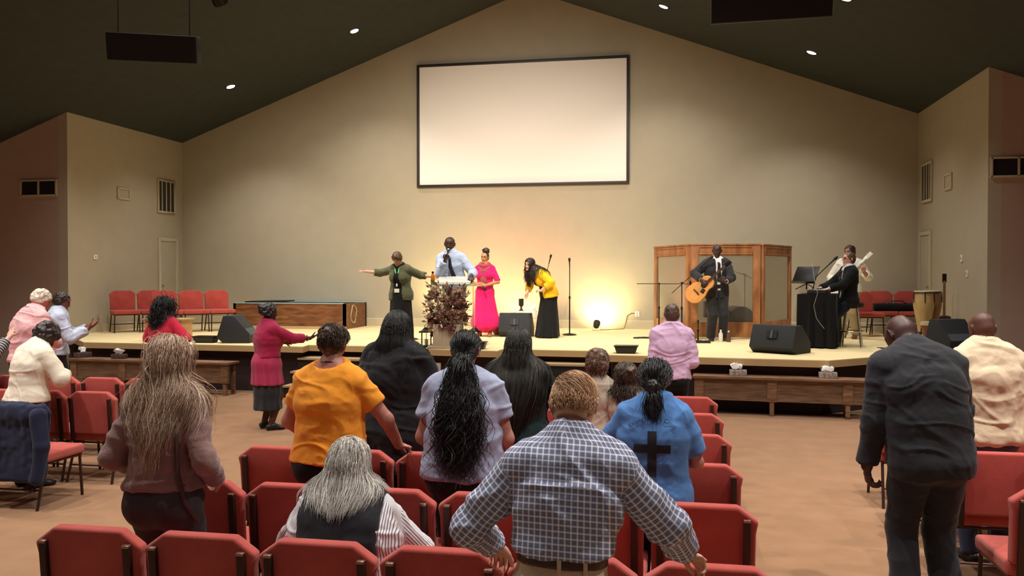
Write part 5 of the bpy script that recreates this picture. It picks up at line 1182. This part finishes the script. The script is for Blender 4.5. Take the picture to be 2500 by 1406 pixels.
# ---- 12 man in the dark suit
pos=(1.44,5.20); rz=8
p=Person('tall bald man in a dark charcoal suit, head bowed, standing in the right aisle',pos,rz,1.84,w=1.06,lean=12,stoop=18,hp=60,hy=-14,sw=1.05,side=-4,
 armL=dict(w=W2L(pos,rz,(1.10,5.26,.76)),pole=(-.3,-1,0),f=(.1,.05,-1),n=(1,0,0),curl=(30,45,55,60)),armR=dict(w=W2L(pos,rz,(1.72,5.62,.93)),pole=(.4,-1,-.1),f=D2L(rz,(.45,.75,-.45)),n=(-.3,0,-1),curl=(30,40,50,50)))
p.body('452d28',h=.006); su=C('charcoal_suit','27282d',.2,.85,.2,150,.1)
p.top(su,g=.024,sleeve=1.93,drop=.065,flare=1.06,h=.008,amp=.009,seed=61,name='suit_jacket',collar=.06,neck=None,fr=(1,1.16,1.03,1,1),tp=.9); p.trousers(su,g=.016,h=.009,amp=.006,flare=1.2); p.shoes(M['black'])
# ---- 13 man in the beige shirt
pos=(2.13,6.36); rz=6
p=Person('bald man in a crumpled beige shirt and blue jeans, behind the right chairs',pos,rz,1.74,w=1.08,lean=4,stoop=5,hp=18,hy=-8,armL=dict(w=(-.16,.26,.98),pole=(-1,-.6,-.2)),armR=dict(w=(.2,.26,1.0),pole=(1,-.6,-.2),curl=60))
p.body('5a382e',h=.007); p.top(C('beige_shirt','d9c3a4',.08,.9,.15,120,.1),g=.026,sleeve=1.8,drop=.03,h=.008,amp=.015,seed=71,collar=.04,neck=None,fr=(1,1.12,1.03,1,1)); p.trousers(C('blue_jeans','3a4864'),h=.010); p.shoes(M['black'])
# ---- 14 white-haired man
pos=(-7.74,9.12); rz=-20
p=Person('white-haired man in a pale pink shirt on the far left',pos,rz,1.84,w=1.15,lean=8,stoop=8,hp=36,hy=12,armL=dict(w=(-.14,.26,1.05),pole=(-.5,-1,-.3)),armR=dict(w=(.20,.26,1.13),pole=(.8,-.7,-.1),curl=50,f=(-.5,.6,.1)))
p.body('d88c7c',h=.008); p.top(C('pink_shirt','e9b3b4',.06,.85,.1,100,.1),g=.022,sleeve=1.85,drop=.02,h=.009,amp=.013,seed=81,collar=.05,neck=None,fr=(1,1.1,1.03,1,1)); p.trousers(darkpants,h=.011); p.shoes(M['black'])
hw=hair_mat('hair_white','b8a890','f2e8d8'); p.cap(hw,g=.018,h=.007,amp=.010,fr=34,nape=-.06)
# ---- 15 man in the light blue shirt with open hands
pos=(-8.22,10.2); rz=-52
p=Person('man in a light blue shirt with open upturned hands, by the stage corner',pos,rz,1.76,w=.98,lean=4,hp=22,hy=6,armL=dict(w=(-.14,.40,1.27),pole=(-.5,-.4,-1),f=(0,.85,.5),n=(.4,-.3,1),th=(-1,0,.3),curl=12),armR=dict(w=(.14,.38,1.25),pole=(.5,-.4,-1),f=(0,.85,.5),n=(-.4,-.3,1),th=(1,0,.3),curl=12))
p.body('8a5a48',h=.007); p.top(C('light_blue_shirt','c3cce0',.06,.85,.1,100,.1),g=.024,sleeve=1.85,drop=.0,h=.008,amp=.012,seed=91,collar=.05,neck=None); p.trousers(darkpants,h=.010); p.shoes(M['black'])
hs2=hair_mat('hair_near_black','15100e','3a2a24'); p.cap(hs2,g=.016,h=.006,amp=.008,fr=40,nape=-.06)
# ---- 16 woman in the cream jacket
pos=(-5.93,6.98); rz=-16
p=Person('woman in a cream jacket with short black curly hair, head bowed low',pos,rz,1.56,fem=True,w=1.05,lean=12,stoop=10,hp=46,hy=8,hr=0,hsc=1.12,armL=dict(w=(-.12,.28,1.0),pole=(-1,-.5,-.3)),armR=dict(w=(.10,.30,1.04),pole=(.8,-.6,-.25),curl=50))
p.body(BR,h=.007); p.top(C('cream_jacket','efe6d0',.05,.85,.15,120,.1),g=.034,sleeve=1.75,drop=.0,flare=1.08,h=.008,amp=.009,seed=101,collar=.045,neck=None,name='jacket',extra=[P(p.S[s_],p.S[s_]*.6+p.arms[s_][0]*.4,.058,.060,k=.03,tag=s_) for s_ in (-1,1)]); p.skirt(C('dark_skirt','241e22'),[(.95,.17,.13,0),(.8,.20,.15,0),(.25,.19,.15,0)],h=.010); p.shoes(M['black'])
p.cap(hs2,g=.030,h=.006,amp=.016,fr=24,nape=-.07,fore=(.11,.06))
# ---- 17 person at the left edge
pos=(-7.50,8.02); rz=-10
p=Person('person mostly cut off at the left edge, raising a hand, black and white striped sleeve',pos,rz,1.68,fem=True,w=1.25,hp=5,armR=dict(w=W2L(pos,rz,(-7.13,8.12,1.30)),pole=(1,-.2,-1),f=(-.15,.5,.85),n=(-.3,1,0),curl=10,spread=1.3),armL=dict(w=(-.2,.2,1.0)))
p.body(PALE,h=.007); p.top(stripe_mat('striped_black_top','2c2c30','b8b4b0',.030,1,.35),g=.02,sleeve=1.8,drop=.03,h=.008,uv=True,seed=3); p.trousers(darkpants,h=.011); p.shoes(M['black']); p.cap(hs2,g=.02,h=.008)
# ---- 18 woman in red with shaggy black hair
pos=(-6.97,10.72); rz=-6
p=Person('woman in a bright red cardigan with shaggy black hair, facing the stage',pos,rz,1.66,fem=True,w=1.05,lean=3,hp=12,hsc=1.06,armL=dict(w=(-.16,.28,1.05),pole=(-1,-.5,-.3)),armR=dict(w=(.16,.26,1.08),pole=(1,-.7,-.2)))
p.body(BR,h=.008); p.top(C('red_cardigan','e03450',.06,.9,.2,120,.1),g=.026,sleeve=1.7,drop=.02,flare=1.22,h=.009,amp=.012,style='drape',seed=111); p.trousers(darkpants,h=.011); p.shoes(M['black'])
p.cap(hk,g=.026,h=.007,amp=.008,fr=24,fore=(.11,.06)); r0,d0=scalp(p.hd,800,seed=23,front=.4,nape=-.5,g=.026); strands('hair_strands',r0,d0,.33,hk,p.e,pinch=3,steps=14,r=.0038,grav=.34,wave=.014,wfreq=8,col=p.colliders(.03),grow=.05,jit=.45,seed=23)
# ---- 19 woman in crimson by the stage
pos=(-5.12,10.16); rz=-38
p=Person('woman in a crimson cardigan and dark skirt, one hand held out by the stage steps',pos,rz,1.62,fem=True,w=1.22,lean=2,hp=6,hy=12,armL=dict(w=(-.10,.30,1.10),pole=(-1,-.4,-.3)),armR=dict(w=(.20,.50,1.16),pole=(.6,-.3,-1),f=(.05,.95,.3),n=(-.6,-.1,1),th=(.3,0,1),curl=10,spread=1.2))
p.body('4a2a20',h=.006); cr=C('crimson_cardigan','a51e48',.12,.95,.3,120,.2)
p.top(cr,g=.022,sleeve=1.62,drop=-.06,h=.007,amp=.008,seed=121,neck=.016,name='cardigan'); 
p.skirt(C('crimson_peplum','b23358',.1),[(.98,.14,.12,0),(.86,.195,.175,-.01),(.58,.225,.195,0)],h=.009,amp=.014,nf=12,name='peplum')
ring('waist_ruffle',(0,.0,.995),(0,0,1),.128,.016,C('ruffle','b03c60'),p.e,sx=1.0)
p.skirt(C('grey_skirt','2c2c30',.3),[(.70,.19,.16,0),(.5,.19,.16,0),(.26,.20,.17,0)],h=.010,amp=.014,nf=9)
for s_ in (-1,1):
    K,A=p.legs[s_][1:3]; build('stocking',[P(K,K+(A-K)*.35,.052,.052,k=.02),P(K+(A-K)*.35,A,.052,.036,k=.02)],.009,blackc,p.e)
p.shoes(M['black'],heel=.01); E_,W_,_a=p.arms[1]; ring('bracelet',W_+(E_-W_)*.18,W_-E_,.036,.006,mat('gold',(216,180,96),.3,1),p.e)
p.cap(hk,g=.026,h=.006,amp=.012,fr=30,nape=-.05,fore=(.10,.085),extra=(p.hd.c((0,-.10,.05),(0,-.11,.07),.062,.055,k=.03),))
# ================= people on the stage
S0=Zs
# ---- 20 woman in the olive cardigan
pos=(-4.73,14.45,S0); rz=172
p=Person('woman in an olive cardigan over a long black dress, arms spread wide, head bowed',pos,rz,1.63,fem=True,w=1.08,lean=9,stoop=6,hp=42,hy=0,armR=dict(w=W2L(pos,rz,(-5.36,14.42,S0+1.26)),pole=(0,-1,-.4),f=D2L(rz,(-1,.1,-.05)),n=(0,.3,1),curl=14),armL=dict(w=W2L(pos,rz,(-4.17,14.52,S0+1.17)),pole=(0,-1,-.4),f=D2L(rz,(1,.1,-.08)),n=(0,1,0),curl=20))
p.body('e0a48c',h=.006,closed=True,brow='4a3826',legs=False); bd=C('black_dress','141416',.2,.9,.1,100,.05)
p.top(bd,g=.010,sleeve=.25,drop=.02,h=.008,amp=.003,name='dress_bodice',neck=.01); p.skirt(bd,[(1.02,.155,.12,0),(.85,.185,.145,0),(.04,.235,.20,0)],h=.010,amp=.014,nf=9,name='dress_skirt'); p.shoes(M['black'])
p.top(C('olive_cardigan','56593f',.12,.95,.3,120,.2),g=.026,sleeve=1.42,drop=.06,flare=1.10,h=.008,amp=.008,seed=131,name='cardigan',opn=(.035,.062,.085,.115),neck=.03)
gl=mat('green_lanyard',(120,236,150),.5)
F_=p.F(); a_=p.P3+F_*.075+V(0,0,-.02); cn=p.P2+F_*.118+V(0,0,-.02)
for s_ in (-1,1): MB().tube([tuple(p.P4+V(s_*.058,.03,.03)),tuple(p.P3+V(s_*.040,.105,.0)),tuple(cn+V(0,.012,-.01))],.011,6).build('lanyard',gl,p.e,smooth=True)
MB().tube([tuple(cn+V(0,.014,0)),tuple(cn+V(0,.02,-.16))],.006,6).build('lanyard_strap',M['black'],p.e); MB().box(tuple(cn+V(0,.022,-.115)),(.026,.006,.05)).build('lanyard_clip',M['white'],p.e)
MB().box(tuple(cn+V(0,.024,-.215)),(.095,.006,.068)).build('name_badge',M['white'],p.e,bevel=.002)
hb2=hair_mat('hair_brown_short','2c2118','6a5238'); p.cap(hb2,g=.022,h=.006,amp=.006,fr=26,fore=(.105,.06),nape=-.03,extra=(p.hd.c((0,.04,.10),(0,.0,.10),.045,.05,k=.03),))
# ---- 21 speaker at the pulpit
pos=(-3.74,14.38,S0); rz=184
p=Person('man at the pulpit in a light blue shirt and dark tie, holding a microphone',pos,rz,1.87,w=.92,lean=8,side=5,hp=6,hy=-4,hr=-4,
 armR=dict(w=W2L(pos,rz,(-3.80,14.02,S0+1.44)),pole=(.35,-.1,-1),f=D2L(rz,(.25,.15,1)),n=(-.5,.6,0),th=(0,.4,1),curl=(70,75,80,80),thumb=60,tcurl=30),armL=dict(w=W2L(pos,rz,(-3.36,14.06,S0+1.17)),pole=(-.4,-1,-.3),f=D2L(rz,(.15,-.6,-.6)),n=(0,.3,-1),curl=50))
p.body('4a2e24',h=.006,lip='5a2c28',brow='0c0908'); p.top(C('sky_shirt','b4c4e0',.05,.85,.1,100,.1),g=.022,sleeve=1.88,drop=.0,h=.007,amp=.008,seed=141,collar=.045,neck=None,fr=(1,1.1,1.03,1,1)); p.trousers(darkpants,h=.010); p.shoes(M['black'])
def tie(p,m,g=.03,ln=.30,dx=0):
    F=p.F(); t=p.P4+F*(.056+g*.4)-p.U3*.008; q=[P(t,t-p.U3*.03,(.020,.012),(.015,.010),R=p.R,k=.01)]
    pts=[t-p.U3*.02,p.P3+F*(p.prof[3][1]+g+.022),p.P2+F*(p.prof[2][1]+g+.006),p.P1+F*(p.prof[1][1]*1.1+g+.010)+V(dx,0,0)]
    for a,b,ra,rb in zip(pts[:-1],pts[1:],(.018,.025,.034),(.025,.034,.040)): q.append(P(a,b,(ra,.007),(rb,.007),R=p.R,k=.006))
    return build('tie',q,.005,m,p.e)
tie(p,mat('navy_tie',(26,28,42),.6),.040,dx=-.06)
def hand_mic(p,sd,m=None,fwd=None):
    E,W,ar=p.arms[sd]; f=Vector(nrm(ar['f'])); nn=Vector(nrm(ar['n'])); c=Vector(W)+f*.075+nn*.022
    th=Vector(ar.get('th',(0,0,1))); d=(fwd and Vector(fwd) or f.cross(nn)); d=d.normalized()
    if d.dot(th)<0 and not fwd: d=-d
    MB().lathe([(.010,-.10),(.012,0),(.014,.08),(.024,.10),(.026,.12),(.02,.14),(0,.145)],c=tuple(c),n=14,M=d.to_track_quat('Z','Y').to_matrix()).build('microphone',m or M['blackm'],p.e,smooth=True)
hand_mic(p,1,M['chrome'],fwd=tuple(D2L(rz,(.1,.35,1))))
p.cap(hs2,g=.008,h=.006,amp=.001,fr=60,fore=(.098,.080),nape=-.05,nk=False)
# ---- 22 woman in the pink dress
pos=(-3.60,16.22,S0); rz=178
p=Person('woman in a bright pink dress and coral scarf, hair in a high bun, hands clasped',pos,rz,1.66,fem=True,w=1.0,hp=4,hr=-6,hy=8,
 armR=dict(w=(.10,.17,1.02),pole=(1,-.4,-.3),f=(-.8,.5,-.1),n=(-.3,-.8,0),curl=45),armL=dict(w=(-.07,.18,1.00),pole=(-1,-.4,-.3),f=(.8,.4,-.1),n=(.3,-.8,0),curl=50))
p.body('c88a62',h=.006,lip='a04a44',brow='2c1c12'); pk=C('pink_dress','e0186c',.06,.85,.15,100,.15)
p.top(pk,g=.012,sleeve=.95,drop=-.06,h=.007,amp=.003,name='dress_bodice',neck=.012)
o=p.skirt(pk,[(1.04,.112,.088,0),(.88,.17,.13,0),(.30,.27,.22,0),(.20,.29,.24,0)],h=.009,amp=.020,nf=8,ph=1.2,name='dress_skirt')
# high-low hem: the front is cut shorter
build('skirt_front_ruffle',[P((0,.0,.42),(0,.02,.26),(.24,.20),(.285,.24),R=p.R,k=.02,fold=(.03,14,.4),cuts=(((0,.0,.33),V(-.2,.2,-1)),))],.010,pk,p.e)
p.shoes(mat('tan_leather',(150,96,66),.5),heel=.05,name='ankle_boot')
sc=C('coral_scarf','a85250',.25,.9,.3,80,.2)
sq=[]
for a_,b_,zd,dr,rr in ((.082,.070,.012,.045,.030),(.098,.088,-.010,.115,.027)):
    pp=[p.P4+V(math.sin(t)*a_,math.cos(t)*b_+.022,zd-dr*max(0,math.cos(t))) for t in [6.2832*i/14 for i in range(15)]]; sq+=[P(u,v_,rr,rr,k=.012) for u,v_ in zip(pp[:-1],pp[1:])]
sq+=[P(p.P3+V(.03,.125,-.06),p.P1+V(.035,.125,.06),(.034,.018),(.040,.014),k=.02,R=(1,0,0)),P(p.P3+V(-.03,.125,-.06),p.P1+V(-.03,.125,.03),(.032,.018),(.038,.014),k=.02,R=(1,0,0))]
build('scarf',sq,.007,sc,p.e,disp=lambda v: .006*ridge(v,(26,26,9)))
hand_mic(p,-1,fwd=(-.5,.5,-.5))
p.cap(hs2,g=.008,h=.006,amp=.002,fr=50,fore=(.092,.082),nape=-.05); build('hair_bun',[p.hd.c((0,-.05,.13),(0,-.03,.15),.066,.062,k=.03),p.hd.c((-.03,-.03,.15),(.04,-.05,.15),.05,.05,k=.02)],.006,hs2,p.e,disp=lambda v:.010*noise3(v*50),attrs=lambda v:{'tint':('FLOAT',.5+.45*noise3(v*50))})
# ---- 23 woman bowing in the yellow jacket
pos=(-2.36,16.12,S0); rz=118
p=Person('woman bowing in a yellow jacket over a long black dress, dark wavy hair hanging',pos,rz,1.68,fem=True,w=1.06,lean=48,hp=12,hy=-38,hr=-14,hips=(0,-.02,.86),
 armR=dict(w=W2L(pos,rz,(-2.72,15.95,S0+.86)),pole=(1,-.2,-.3),f=(0,.2,-1),n=(-1,0,0),curl=15),armL=dict(w=W2L(pos,rz,(-2.44,15.86,S0+.90)),pole=(-.6,-1,.5),f=D2L(rz,(-.9,-.2,.2)),n=(.5,0,-1),curl=70))
p.body('e2b49c',h=.006,brow='2c1c12',legs=False); p.top(bd,g=.012,sleeve=.3,drop=.02,h=.008,amp=.003,name='dress_bodice',neck=.012)
p.skirt(bd,[(.98,.15,.13,.02),(.80,.18,.15,-.03),(.02,.27,.23,0)],h=.010,amp=.014,nf=8,name='dress_skirt'); p.shoes(M['black'])
p.top(C('yellow_jacket','f2c21e',.05,.8,.1,100,.1),g=.028,sleeve=1.55,drop=.04,flare=1.12,h=.008,amp=.006,seed=151,name='jacket',opn=(.04,.075,.10,.13),neck=.03)
hkw=hair_mat('hair_dark_wavy','120e0e','40302a'); p.cap(hkw,g=.018,h=.006,amp=.004,fr=30,fore=(.10,.07)); r0,d0=scalp(p.hd,1000,seed=33,front=.45,nape=-.5,g=.016)
strands('hair_strands',r0,d0,.44,hkw,p.e,steps=22,r=.0042,grav=.34,wave=.018,wfreq=7,col=p.colliders(.03),hug=.6,hugt=.3,grow=.015,jit=.25,seed=33,clump=8)
# ---- guitars
def guitar(name,label,cat,c,ax,nn,body_m,s=1.,electric=False):
    """c body centre (world), ax along the neck, nn front normal"""
    ax=Vector(ax).normalized(); nn=Vector(nn); nn=(nn-ax*nn.dot(ax)).normalized(); sd=ax.cross(nn); Mx=Matrix((sd,nn,ax)).transposed().to_4x4(); Mx.translation=Vector(c)
    e=thing(name,label,cat,c); e.matrix_world=Mx
    d=.052 if not electric else .022
    if electric: q=[P((0,0,-.12),(0,0,-.04),(.16,d),(.14,d),R=(1,0,0),n=3,k=.03),P((0,0,.03),(0,0,.10),(.11,d),(.13,d),R=(1,0,0),n=3,k=.03),P((.09,0,.1),(.12,0,.2),(.04,d),(.02,d),R=(1,0,0),k=.02),P((-.09,0,.1),(-.12,0,.17),(.04,d),(.02,d),R=(1,0,0),k=.02)]
    else: q=[P((0,0,-.15),(0,0,-.08),(.195,d),(.185,d),R=(1,0,0),n=2.6,k=.06),P((0,0,.08),(0,0,.15),(.13,d),(.138,d),R=(1,0,0),n=2.6,k=.06)]
    q=[P(x.a,x.b,(x.ra[0]*s,.3),(x.rb[0]*s,.3),R=(1,0,0),k=x.k) for x in q]; q+=[PL((0,d,0),(0,1,0),k=.008),PL((0,-d,0),(0,-1,0),k=.008)]
    build('guitar_body',q,.007,body_m,e)
    dk=mat('fretboard',(70,44,36),.5)
    MB().box((0,d+.006,.40*s),(.050,.022,.50*s),taper=.85).build('neck',M['white'] if electric else mat('neck_wood',(150,100,70),.5),e,bevel=.003); MB().box((0,d+.019,.36*s),(.048,.006,.56*s),taper=.86).build('fretboard',dk if not electric else M['white'],e)
    MB().box((0,d+.0,.72*s),(.075,.016,.16*s)).build('headstock',M['white'] if electric else M['blackm'],e,bevel=.003)
    for i in range(3):
        for x in (-.048,.048): MB().tube([(x*.7,d,.67*s+.05*i),(x,d,.67*s+.05*i)],.006,6).build('tuning_peg',M['chrome'],e)
    if not electric:
        MB().lathe([(0,0),(.052,0),(.052,.003),(0,.003)],c=(0,d-.002,.07),n=24,M=Matrix.Rotation(rad(-90),3,'X')).build('sound_hole',M['black'],e); MB().lathe([(0,0),(.062,0),(.062,.002),(0,.002)],c=(0,d-.003,.07),n=24,M=Matrix.Rotation(rad(-90),3,'X')).build('rosette',dk,e)
        build('pickguard',[P((.055,d+.001,.03),(.075,d+.001,-.05),(.045,.003),(.05,.003),R=(1,0,0))],.004,M['black'],e)
    MB().box((0,d+.006,-.12*s),(.14,.012,.025)).build('bridge',dk,e,bevel=.003)
    for i in range(4): MB().tube([(-.018+.012*i,d+.026,-.12*s),(-.016+.0105*i,d+.026,.68*s)],.0012,4).build('string',M['chrome'],e)
    return e
# ---- 24 acoustic guitar player
pos=(.78,15.93,S0); rz=194
p=Person('man in a dark grey suit and tie playing an acoustic guitar before the wooden booth',pos,rz,1.76,w=1.05,lean=0,hp=6,hy=20,armR=dict(w=W2L(pos,rz,(.50,15.60,S0+1.10)),pole=(1,-.5,-.3),f=D2L(rz,(.5,-.25,-.5)),n=(-.2,-1,0),curl=35),armL=dict(w=W2L(pos,rz,(.92,15.60,S0+1.08)),pole=(-1,-.4,-.5),f=D2L(rz,(-.5,.0,.8)),n=(.4,-1,0),curl=60))
p.body('3e2820',h=.006,lip='5a3028',brow='120c0a'); p.top(C('white_shirt','eceae8',.03),g=.010,sleeve=1.9,drop=.0,h=.008,amp=.002,collar=.04,neck=None)
gs=C('dark_grey_suit','2c2c30',.2,.85,.2,100,.1); p.top(gs,g=.028,sleeve=1.88,drop=.08,flare=1.08,h=.008,amp=.006,seed=161,name='suit_jacket',opn=(.060,.062,.034,.02),neck=.028); p.trousers(gs,h=.009,g=.02,flare=1.2); p.shoes(M['black']); tie(p,M['black'],.018)
p.cap(hs2,g=.006,h=.006,fore=(.075,.10),nape=-.05,nk=False)
gc=(.50,15.66,S0+.96); guitar('acoustic_guitar','honey coloured acoustic guitar with a black pickguard held by the suited player','guitar',gc,(.70,-.10,.66),(-.15,-1,.1),mat('spruce',(224,160,92),.3,0,0,6,.02,20,.5,col2=(206,138,74),stretch=(3,3,.5)),s=.88)
stp=mat('blue_strap',(60,130,240),.6); S_=p.S[-1]; MB().tube([tuple(p.S[-1]+V(.045,.035,.050)),tuple(p.S[-1]+V(.04,.095,.0)),tuple(p.S[-1]+V(.035,.115,-.05))],.022,6).build('guitar_strap',stp,p.e,smooth=True)
# ---- 25 keyboard player
pos=(2.86,14.98,S0); rz=104
p=Person('man in a black suit and glasses seated on the stool, playing the keyboard',pos,rz,1.64,w=.98,lean=-3,hp=-2,hips=(0,0,.80),legs={-1:dict(a=(-.10,.26,.09),pole=(0,1,.4)),1:dict(a=(.12,.22,.30),pole=(0,1,.4))},
 armR=dict(w=(.14,.42,.96),pole=(.6,-.5,-.8),f=(0,1,-.05),n=(0,0,-1),curl=18),armL=dict(w=(-.14,.40,.96),pole=(-.6,-.5,-.8),f=(0,1,-.05),n=(0,0,-1),curl=18))
p.body('e0a898',h=.006,brow='2a1c14'); p.top(C('shirt_pale','c8ccd8',.03),g=.010,sleeve=1.9,drop=.0,h=.008,amp=.002,collar=.04,neck=None); p.top(blackc,g=.026,sleeve=1.85,drop=.09,flare=1.22,h=.008,amp=.005,name='suit_jacket',opn=(.058,.060,.034,.03),neck=.026); p.trousers(C('navy_trousers','1c1f34'),h=.009); p.shoes(mat('cream_boot',(196,180,150),.6),name='boot'); tie(p,M['black'],.016)
for s_ in (-1,1): A=p.legs[s_][2]; K=p.legs[s_][1]; build('boot_shaft',[P(A+V(0,-.01,-.03),A+(K-A)*.55,.052,.058,k=.02,cuts=((A+(K-A)*.5,nrm(K-A)),))],.009,mat('cream_boot_shaft',(196,180,150),.6),p.e)
p.cap(hs,g=.014,h=.006,amp=.003,fr=40,fore=(.092,.080))
for s_ in (-1,1): ring('glasses',p.hd.p(s_*.033,.104,.010),p.hd.F,.022,.003,M['black'],p.e); MB().tube([tuple(p.hd.p(s_*.055,.10,.014)),tuple(p.hd.p(s_*.080,.0,.014))],.003,5).build('glasses_arm',M['black'],p.e)
# ---- 26 bass player
pos=(3.28,17.0,S0); rz=150
p=Person('man in a white shirt and khaki trousers playing electric guitar behind the keyboard player',pos,rz,1.76,w=.98,hp=4,hy=14,armR=dict(w=(.20,.26,1.04),pole=(1,-.6,-.4),f=(-.7,.5,-.3),n=(-.3,-.9,0),curl=40),armL=dict(w=(-.34,.26,1.26),pole=(-.6,-.4,-1),f=(-.2,.4,.9),n=(.3,-.9,.2),curl=60))
p.body('c08c74',h=.006,brow='14100e'); p.top(C('white_shirt_b','ece8dc',.04),g=.024,sleeve=1.5,drop=.02,h=.008,amp=.010,collar=.04,neck=None); p.trousers(C('khaki_b','a8946c'),h=.009,flare=1.1); p.shoes(mat('brown_shoe',(96,70,46),.5))
p.cap(hs2,g=.018,h=.006,amp=.010,fr=34,fore=(.10,.075))
fw=D2L(-rz,(.07,.30,0)); guitar('electric_guitar','pale electric guitar held by the man in the white shirt','guitar',(pos[0]+fw[0],pos[1]+fw[1],S0+1.05),(.62,.10,.60),(-.5,-.85,.05),mat('guitar_cream',(216,204,180),.3),s=1.,electric=True)
# ================= garments left on chairs
c_=(-5.48,6.56)
e=thing('denim_jacket','dark blue denim jacket draped over the aisle end chair of the left block','jacket',(c_[0],c_[1],0))
dj=cloth('dark_denim','262a44',.3,.95,.3,120,.1)
build('jacket_body',[P((0,-.262,.30),(0,-.258,.84),(.27,.055),(.27,.052),R=(1,0,0),n=5,k=.03),P((-.20,-.25,.80),(.20,-.25,.80),.075,.075,k=.04),P((0,-.19,.66),(0,-.2,.80),(.25,.03),(.25,.04),R=(1,0,0),n=4,k=.03),BX((0,-.225,.62),(.262,.038,.24),r=.01,op='s')],.009,dj,e,disp=lambda v: .016*ridge(v,(11,11,2.2))+.006*noise3(v*22))
build('sleeve',[P((.25,-.29,.80),(.29,-.31,.55),.06,.055,k=.02),P((.29,-.31,.55),(.26,-.33,.28),.055,.05,k=.02)],.009,dj,e,disp=lambda v: .012*ridge(v,(9,9,5)))
build('sleeve',[P((-.20,-.31,.80),(-.22,-.34,.55),.055,.05,k=.02),P((-.22,-.34,.55),(-.20,-.34,.30),.05,.045,k=.02)],.009,dj,e,disp=lambda v: .012*ridge(v,(9,9,5)))
